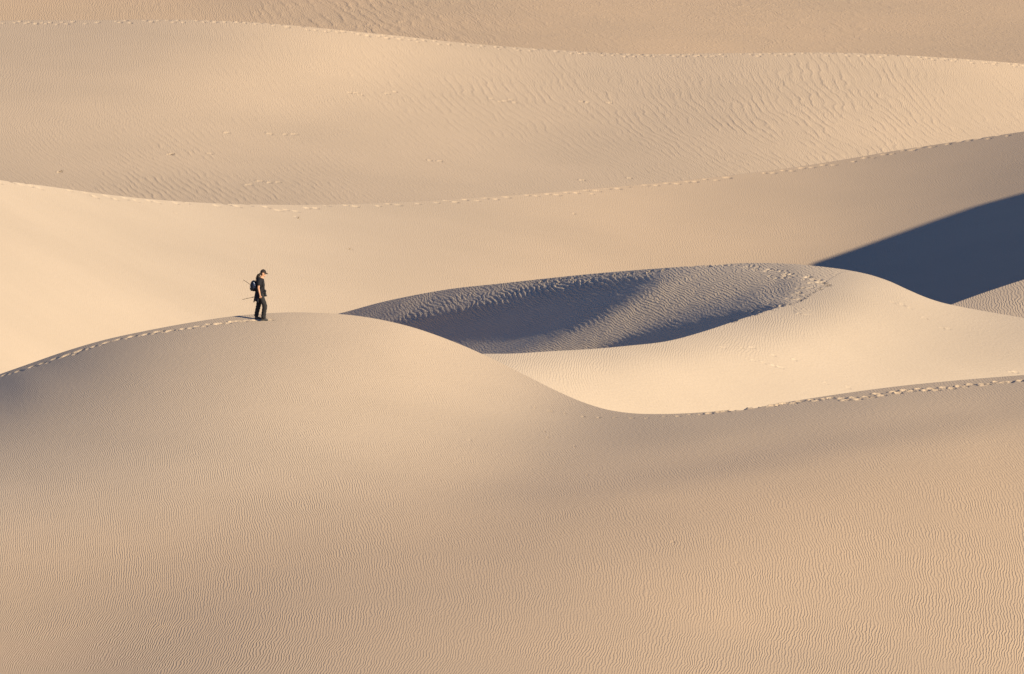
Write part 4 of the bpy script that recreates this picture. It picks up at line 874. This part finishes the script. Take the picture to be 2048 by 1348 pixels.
def ground(key, crest, x, y):
    """height of a dune under a world point"""
    px = CW / 2 + x / y * FPX
    for _ in range(4):
        lo, hi = float(crest(px)) - 1, float(crest(px)) + 900
        for _ in range(40):
            mid = (lo + hi) / 2
            if float(np.exp(SF[key].at(px, mid))) > y: lo = mid
            else: hi = mid
        s = (CH / 2 - mid) / FPX
        px = CW / 2 + x / y * FPX * (math.cos(PITCH) + s * math.sin(PITCH))
    return CAM_Z - float(ray(px, mid)[1]) * y

def at_photo(key, px, py):
    return world(px, py, float(np.exp(SF[key].at(px, py))))

# =============================== the hiker =====================================================
base = at_photo('F', 523.4, 639.5)
BX, BY = float(base[0]), float(base[1])
gz = lambda x, y: ground('F', crest_F, BX + x, BY + y)
BZ = gz(0.0, -0.02)
fz = gz(0.09, -0.11) - BZ          # sand height under the leading foot
rz = gz(-0.15, 0.10) - BZ          # and under the trailing foot
LOC = (BX, BY, BZ)
man = thing('person', 'hiker in black cap, t-shirt and trousers walking right along the dune crest', 'person', LOC)

hipR, kneeR, ankR = (-.045, -.095, .90), (.115, -.105, .50 + fz * .6), (.055, -.11, .105 + fz)
hipL, kneeL, ankL = (-.075, .095, .90), (-.105, .10, .50 + rz * .6), (-.195, .10, .115 + rz)
body_ch = [
    [(-.06, 0, .93, .13, .14), (-.055, 0, 1.10, .095, .12), (-.045, 0, 1.30, .115, .16), (-.025, 0, 1.44, .085, .10), (.012, 0, 1.52, .052), (.045, 0, 1.585, .062, .066), (.062, 0, 1.655, .088, .078), (.060, 0, 1.71, .080, .072)],
    [(-.025, 0, 1.44, .085, .10), (-.055, -.165, 1.425, .055), (-.085, -.215, 1.28, .047), (-.100, -.235, 1.16, .040), (-.072, -.245, 1.03, .036), (-.045, -.245, .915, .026), (-.040, -.245, .885, .026, .034), (-.034, -.243, .845, .018, .036)],
    [(-.025, 0, 1.44, .085, .10), (-.045, .165, 1.425, .055), (-.075, .215, 1.28, .047), (-.085, .235, 1.16, .040), (-.01, .245, 1.03, .036), (.045, .235, .935, .026), (.065, .230, .905, .026, .034), (.085, .225, .875, .018, .034)],
    [(-.06, 0, .93, .13, .14), (*hipR, .088), (*kneeR, .060), ((kneeR[0] + ankR[0]) / 2 - .02, -.108, .31 + fz * .8, .055), (*ankR, .040)],
    [(-.06, 0, .93, .13, .14), (*hipL, .088), (*kneeL, .060), ((kneeL[0] + ankL[0]) / 2 - .02, .10, .31 + rz * .8, .055), (*ankL, .040)],
]
me = skin_mesh(body_ch)
bm = bmesh.new(); bm.from_mesh(me)
for f in bm.faces: f.smooth = True; f.material_index = 0
# face: jaw, nose, ears, brows, eyes, lips
ball(bm, (.095, 0, 1.575), (.050, .048, .040), 12)
nr = [bm.verts.new(p) for p in [(.143, 0, 1.665), (.172, 0, 1.622), (.140, -.018, 1.617), (.140, .018, 1.617), (.135, 0, 1.612)]]
for f in [(0,2,1), (0,1,3), (1,2,4), (1,4,3), (0,3,4), (0,4,2)]:
    bm.faces.new([nr[i] for i in f])
for s in (-1, 1):
    ball(bm, (.045, s * .080, 1.635), (.020, .010, .032), 10, Matrix.Rotation(.2, 4, 'Y'))
    ball(bm, (.128, s * .032, 1.662), (.016, .018, .008), 8)
    ball(bm, (.131, s * .033, 1.645), (.011, .012, .009), 8, mat=1)
ball(bm, (.141, 0, 1.592), (.010, .024, .006), 8, mat=2)
ball(bm, (.139, 0, 1.583), (.010, .020, .006), 8, mat=2)
# hands: four curled fingers and a thumb on each
def hand(bm, palm, fwd, down, side, curl):
    palm, fwd, down, side = Vector(palm), Vector(fwd).normalized(), Vector(down).normalized(), Vector(side).normalized()
    for k, (o, L) in enumerate(((.027, .072), (.009, .080), (-.009, .075), (-.026, .060))):
        p = palm + fwd * o
        d1 = (down + side * curl * .4).normalized()
        d2 = (down * .4 + side * curl).normalized()
        d3 = (-down * .6 + side * curl).normalized()
        a = p + down * .004; b = a + d1 * L * .45; c = b + d2 * L * .32; e = c + d3 * L * .25
        tube(bm, [a - down * .02, a, b, c, e], [.0095, .0095, .0090, .0082, .0065], 6)
    t = palm + fwd * .030 - down * .030
    tube(bm, [t - fwd * .012, t + fwd * .012 + down * .016, t + fwd * .016 + down * .040 + side * .012 * curl, t + fwd * .006 + down * .056 + side * .024 * curl], [.012, .011, .0095, .007], 6)
hand(bm, (-.034, -.243, .838), (1, 0, .1), (.1, 0, -1), (0, 1, 0), 1.0)
hand(bm, (.088, .223, .868), (.75, 0, .66), (.66, 0, -.75), (0, -1, 0), 1.3)
bm_obj('body', bm, [SKIN, EYE, LIP], man)

# t-shirt with loose sleeves and hem
shirt_ch = [
    [(-.05, 0, 1.10, .135, .160), (-.052, 0, 1.03, .150, .172), (-.052, 0, .95, .156, .178), (-.052, 0, .90, .156, .178)],
    [(-.05, 0, 1.10, .130, .155), (-.045, 0, 1.28, .138, .180), (-.030, 0, 1.425, .115, .135), (-.008, 0, 1.485, .078, .086)],
    [(-.030, 0, 1.425, .115, .135), (-.058, -.165, 1.425, .092), (-.085, -.212, 1.31, .082), (-.092, -.226, 1.225, .072)],
    [(-.030, 0, 1.425, .115, .135), (-.048, .165, 1.425, .092), (-.075, .212, 1.31, .082), (-.082, .226, 1.225, .072)],
]
me = skin_mesh(shirt_ch)
for v in me.vertices:
    n = math.sin(v.co.z * 38 + v.co.y * 22) * .004 + math.sin(v.co.z * 21 - v.co.x * 60) * .003
    v.co += v.normal * n
for v in me.vertices:
    v.co += v.normal * .009
link('t_shirt', me, SHIRT, man)

# trousers, baggy with folds
tr_ch = [
    [(-.055, 0, 1.10, .128, .150), (-.055, 0, 1.03, .142, .160), (-.055, 0, .97, .142, .160), (-.06, 0, .89, .138, .152)],
    [(-.06, 0, .89, .135, .15), (-.01, -.095, .80, .108), (.075, -.10, .62 + fz * .5, .092), (.122, -.105, .505 + fz * .6, .088), (.100, -.108, .38 + fz * .8, .080), (.080, -.11, .25 + fz, .078), (.068, -.11, .125 + fz, .080), (.064, -.11, .06 + fz, .084)],
    [(-.06, 0, .89, .135, .15), (-.085, .095, .80, .108), (-.095, .10, .62 + rz * .5, .090), (-.108, .10, .505 + rz * .6, .082), (-.145, .10, .36 + rz * .8, .078), (-.172, .10, .24 + rz, .072), (-.190, .10, .150 + rz, .072), (-.196, .10, .085 + rz, .076)],
]
me = skin_mesh(tr_ch)
for v in me.vertices:
    z = v.co.z
    k = 1 if z < .7 else .4
    v.co += v.normal * (math.sin(z * 55 + v.co.x * 30 + v.co.y * 9) * .005 + math.sin(z * 95 - v.co.x * 40) * .003) * k
for v in me.vertices:
    v.co += v.normal * .010
link('trousers', me, TROUSER, man)

def boot(c, yaw, pitch, name='boot'):
    bm = bmesh.new()
    M = Matrix.Translation(c) @ Matrix.Rotation(pitch, 4, 'Y')
    prof = [(-.085, .030, .045), (-.075, .034, .062), (-.02, .036, .070), (.04, .036, .060), (.08, .042, .050), (.12, .044, .042), (.150, .034, .030), (.165, .015, .018)]
    rings = []
    for x, hw, h in prof:
        rings.append([bm.verts.new(M @ Vector((x, hw * math.cos(t), .012 + h * max(0, math.sin(t)) * 1.25 - .0 * t))) for t in [math.pi * k / 8 for k in range(9)]])
    for a, b in zip(rings, rings[1:]):
        for k in range(8):
            f = bm.faces.new((a[k], b[k], b[k+1], a[k+1])); f.smooth = True
        bm.faces.new((a[0], a[8], b[8], b[0]))
    bm.faces.new(rings[0]); bm.faces.new(rings[-1][::-1])
    tube(bm, [M @ Vector((-.035, 0, .05)), M @ Vector((-.03, 0, .10)), M @ Vector((-.03, 0, .15))], [.050, .048, .052], 12)
    o = bm_obj(name, bm, BOOT, man)
    bm = bmesh.new()
    pts = [(x, hw + .006) for x, hw, h in prof]
    top = [bm.verts.new(M @ Vector((x, w, .016))) for x, w in pts] + [bm.verts.new(M @ Vector((x, -w, .016))) for x, w in pts[::-1]]
    bot = [bm.verts.new(M @ Vector((x, w, -.012))) for x, w in pts] + [bm.verts.new(M @ Vector((x, -w, -.012))) for x, w in pts[::-1]]
    bm.faces.new(top); bm.faces.new(bot[::-1])
    for k in range(len(top)):
        j = (k + 1) % len(top)
        bm.faces.new((top[k], bot[k], bot[j], top[j]))
    bm_obj('sole', bm, SOLE, o)
boot((ankR[0] + .01, -.11, fz + .002), 0, math.atan2(gz(.0, -.11) - gz(.2, -.11), .2))
boot((ankL[0] + .03, .10, rz + .004), 0, math.atan2(gz(-.25, .1) - gz(-.05, .1), .2))

# cap: crown, curved brim, button
bm = bmesh.new()
Mc = Matrix.Translation((.062, 0, 1.688)) @ Matrix.Rotation(.16, 4, 'Y')
rings = []
for i in range(8):
    t = i / 7 * math.pi / 2
    r, z = math.cos(t), math.sin(t)
    rings.append([bm.verts.new(Mc @ Vector((.108 * r * math.cos(a), .092 * r * math.sin(a), .103 * z ** 1.1))) for a in [2 * math.pi * k / 20 for k in range(20)]] if i < 7 else None)
topv = bm.verts.new(Mc @ Vector((0, 0, .103)))
for a, b in zip(rings[:6], rings[1:7]):
    for k in range(20):
        f = bm.faces.new((a[k], a[(k+1) % 20], b[(k+1) % 20], b[k])); f.smooth = True
for k in range(20):
    bm.faces.new((rings[6][k], rings[6][(k+1) % 20], topv)).smooth = True
cap = bm_obj('cap', bm, CAPM, man)
bm = bmesh.new()
g = []
for i in range(6):
    u = i / 5
    row = []
    for k in range(11):
        a = math.radians(-62 + 124 * k / 10)
        rx, ry = .104 + .078 * u, .090 + .004 * u
        x, y = rx * math.cos(a * (1 - .12 * u)), ry * math.sin(a)
        row.append(Mc @ Vector((x, y, .004 - .030 * u - .22 * abs(y) * u * .6)))
    g.append(row)
for dz in (0, -.005):
    vs = [[bm.verts.new(p + Vector((0, 0, dz))) for p in row] for row in g]
    for a, b in zip(vs, vs[1:]):
        for k in range(10):
            bm.faces.new((a[k], b[k], b[k+1], a[k+1])).smooth = True
bm_obj('brim', bm, CAPM, cap)
bm = bmesh.new(); ball(bm, Mc @ Vector((0, 0, .105)), (.008, .008, .005), 8); bm_obj('button', bm, CAPM, cap)

# hair: nape hair and a loose bunch of long tangled locks falling on the back
rh = random.Random(4)
bm = bmesh.new()
ball(bm, (.005, 0, 1.645), (.062, .074, .062), 14)
for k in range(30):
    y0 = rh.uniform(-.06, .06)
    p = Vector((-.025 + rh.uniform(-.02, .02), y0, 1.655 + rh.uniform(-.03, .02)))
    end = Vector((-.175 + rh.uniform(-.035, .045), y0 * 1.3 + rh.uniform(-.02, .02), 1.47 + rh.uniform(-.05, .05)))
    mid = (p + end) / 2 + Vector((rh.uniform(-.03, .02), rh.uniform(-.02, .02), rh.uniform(.0, .045)))
    q = [p, p.lerp(mid, .5) + Vector((-.01, 0, .006)), mid, mid.lerp(end, .5) + Vector((-.012, 0, -.004)), end]
    tube(bm, q, [.012, .014, .015, .013, .006], 6)
bm_obj('hair', bm, HAIR, man)

# jacket tied round the waist: hanging folds at back and sides, knotted sleeves in front
bm = bmesh.new()
NA, NZ = 34, 14
for layer in (0, 1):
    vs = []
    for j in range(NZ):
        v = j / (NZ - 1)
        row = []
        for i in range(NA):
            a = math.radians(-100 - 180 * 0 + (-1) * 0) + math.radians(-5) - math.radians(155) * i / (NA - 1) + math.radians(0)
            a = math.radians(262 - 170 * i / (NA - 1))         # from the camera side round the back
            fold = math.sin(i * .95) * .012 * v + math.sin(i * 2.3 + 1) * .006 * v
            rx, ry = .155 + .045 * v + fold, .172 + .030 * v + fold
            x, y = -.055 + rx * math.cos(a) - .015 * v, ry * math.sin(a)
            z = 1.02 - v * (.36 + .035 * math.sin(i * .5 + 1.2))
            n = Vector((math.cos(a), math.sin(a), 0)) * (.010 * layer)
            row.append(bm.verts.new(Vector((x, y, z)) + n))
        vs.append(row)
    for r0, r1 in zip(vs, vs[1:]):
        for k in range(NA - 1):
            f = bm.faces.new((r0[k], r0[k+1], r1[k+1], r1[k])); f.smooth = True
    if layer == 0: inner = vs
for seq in ([(0, k) for k in range(NA)], [(NZ - 1, k) for k in range(NA)], [(j, 0) for j in range(NZ)], [(j, NA - 1) for j in range(NZ)]):
    for (a, b), (c, d) in zip(seq, seq[1:]):
        bm.faces.new((inner[a][b], inner[c][d], vs[c][d], vs[a][b]))
jk = bm_obj('tied_jacket', bm, JACKET, man)
for s in (-1, 1):
    bm = bmesh.new()
    tube(bm, [(-.08, s * .178, 1.00), (.02, s * .165, .995), (.075, s * .09, .985), (.098, s * .01, .975), (.100, -s * .03, .93), (.105, -s * .045, .83)], [.028, .028, .026, .024, .026, .022], 8)
    bm_obj('sleeve', bm, JACKET, jk)

# =============================== backpack ======================================================
pack = thing('backpack', 'small rounded black and navy backpack worn on the back of the hiker', 'backpack', LOC)
bm = bmesh.new()
vs = ball(bm, (-.272, 0, 1.205), (.128, .165, .198), 28)
for v in vs:
    if v.co.x > -.185: v.co.x = -.185 + (v.co.x + .185) * .15
    v.co += Vector((math.sin(v.co.z * 40) * .003, 0, 0))
bm_obj('main_bag', bm, PACK, pack)
bm = bmesh.new()
vs = ball(bm, (-.345, 0, 1.135), (.068, .120, .115), 20)
fp = bm_obj('front_pocket', bm, PACK, pack)
bm = bmesh.new(); tube(bm, [(-.40 + .012 * math.cos(k), -.10 + .02 * k, 1.185) for k in range(11)], .004, 5); bm_obj('zip', bm, BLACKP, fp)
bm = bmesh.new()
vs = ball(bm, (-.245, -.128, 1.235), (.055, .045, .100), 16, Matrix.Rotation(-.15, 4, 'Y'))
bm_obj('side_pocket', bm, PACK2, pack)
bm = bmesh.new()
tube(bm, [(-.27, -.150, 1.345), (-.235, -.168, 1.29), (-.215, -.175, 1.22)], [.012, .014, .010], 8)
bm_obj('pale_strip', bm, TAB, pack)
bm = bmesh.new(); tube(bm, [(-.392, -.080, 1.190), (-.380, -.105, 1.165)], [.013, .013], 8); bm_obj('pale_patch', bm, TAB, pack)
for s in (-1, 1):
    bm = bmesh.new()
    pts = [(-.175, s * .07, 1.37), (-.12, s * .085, 1.455), (-.04, s * .095, 1.505), (.045, s * .10, 1.44), (.085, s * .105, 1.32), (.05, s * .13, 1.18), (-.06, s * .160, 1.10), (-.18, s * .12, 1.08)]
    tube(bm, pts, .016, 6)
    bm_obj('shoulder_strap', bm, BLACKP, pack)
bm = bmesh.new()
tube(bm, [(-.20, -.02, 1.39), (-.215, 0, 1.415), (-.20, .02, 1.39)], .007, 6)
bm_obj('top_handle', bm, BLACKP, pack)

# =============================== camera hanging at the waist ====================================
cmr = thing('camera', 'black camera with long lens hanging at the front of the waist of the hiker', 'camera', LOC)
Rk = Matrix.Rotation(math.radians(-68), 4, 'Y')
bm = bmesh.new()
box(bm, (.120, -.03, 1.005), (.085, .135, .100), Matrix.Rotation(.3, 4, 'Y'), .012)
ball(bm, (.112, -.03, 1.062), (.032, .034, .024), 12)
box(bm, (.085, -.095, 1.0), (.05, .04, .09), Matrix.Rotation(.3, 4, 'Y'), .012)
bm_obj('camera_body', bm, BLACKP, cmr)
bm = bmesh.new()
tube(bm, [(.115, -.03, .985), (.122, -.03, .955), (.128, -.03, .93), (.130, -.03, .925), (.140, -.03, .880), (.142, -.03, .872), (.150, -.03, .838)], [.038, .039, .039, .035, .036, .046, .050], 18)
ln = bm_obj('lens', bm, BLACKP, cmr)
bm = bmesh.new()
tube(bm, [(.1505, -.03, .8365), (.151, -.03, .834)], [.042, .042], 18)
bm_obj('front_glass', bm, GLASS, ln)
bm = bmesh.new()
for s in (-1, 1):
    tube(bm, [(.105, -.03 + s * .065, 1.03), (.103, -.02 + s * .085, 1.18), (.090, s * .09, 1.36), (.03, s * .08, 1.49), (-.045, s * .03, 1.515), (-.05, 0, 1.515)], [.006, .007, .008, .010, .010, .010], 6)
bm_obj('neck_strap', bm, BLACKP, cmr)

# =============================== trekking poles carried in the far hand ==========================
def trek_pole(a, b, label):
    t = thing('trekking_pole', label, 'trekking pole', LOC)
    t['group'] = 'trekking poles carried in the far hand'
    a, b = Vector(a), Vector(b)
    d = (b - a).normalized()
    L = (b - a).length
    bm = bmesh.new()
    tube(bm, [a + d * .03, a + d * L * .45], [.0075, .0075], 8)
    tube(bm, [a + d * L * .45, b - d * .12], [.0098, .0098], 8)
    bm_obj('shaft', bm, POLE, t)
    bm = bmesh.new(); tube(bm, [a + d * (L * .45 - .03), a + d * (L * .45 + .025)], [.014, .014], 8); bm_obj('lock_collar', bm, BLACKP, t)
    bm = bmesh.new(); tube(bm, [a, a + d * .035], [.004, .009], 8); bm_obj('tip', bm, BLACKP, t)
    bm = bmesh.new(); tube(bm, [b - d * .13, b - d * .09, b - d * .02, b], [.013, .017, .015, .019], 10); bm_obj('grip', bm, BLACKP, t)
trek_pole((-.655, .235, 1.395), (.115, .205, .872), 'trekking pole pointing up and back past the backpack of the hiker')
trek_pole((-.690, .215, .692), (.135, .240, .878), 'trekking pole pointing straight back at hip height behind the hiker')

# =============================== scraps of dead brush lying on the sand =========================
def twig(key, px, py, size, lean, label, seed):
    r = random.Random(seed)
    p = at_photo(key, px, py)
    t = bpy.data.objects.new('dry_twig', None)
    bm = bmesh.new()
    c, s = math.cos(lean), math.sin(lean)
    def pt(a, h, w=0.0): return (a * c - w * s, a * s + w * c, h)
    tube(bm, [pt(-size * .5, -.01), pt(-size * .15, .022, .01), pt(size * .2, .030, -.01), pt(size * .5, .012, .02)], [.012, .011, .009, .004], 6)
    for k in range(3):
        a = r.uniform(-.3, .35) * size
        tube(bm, [pt(a, .022), pt(a + r.uniform(-.05, .10), .05 + r.uniform(0, .03), r.uniform(-.05, .05)), pt(a + r.uniform(.0, .16), .075 + r.uniform(0, .05), r.uniform(-.09, .09))], [.007, .005, .003], 5)
    bpy.data.objects.remove(t)
    o = bm_obj('dry_twig', bm, TWIG)
    o.location = Vector([float(v) for v in p]) + Vector((0, 0, -.005))
    o['label'] = label; o['category'] = 'twig'; o['group'] = 'dry twigs lying on the sand'
twig('T', 122, 343, .30, .5, 'dry twig on the upper dune at far left, just above the middle dune trail', 1)
twig('T', 345, 309, .22, .4, 'dry twig on the upper dune, right of the one at far left', 2)
twig('M', 597, 437, .26, 1.2, 'dry twig right below the dip in the middle dune trail', 3)
twig('M', 699, 499, .16, .8, 'lone small dry twig on the smooth face of the middle dune', 4)
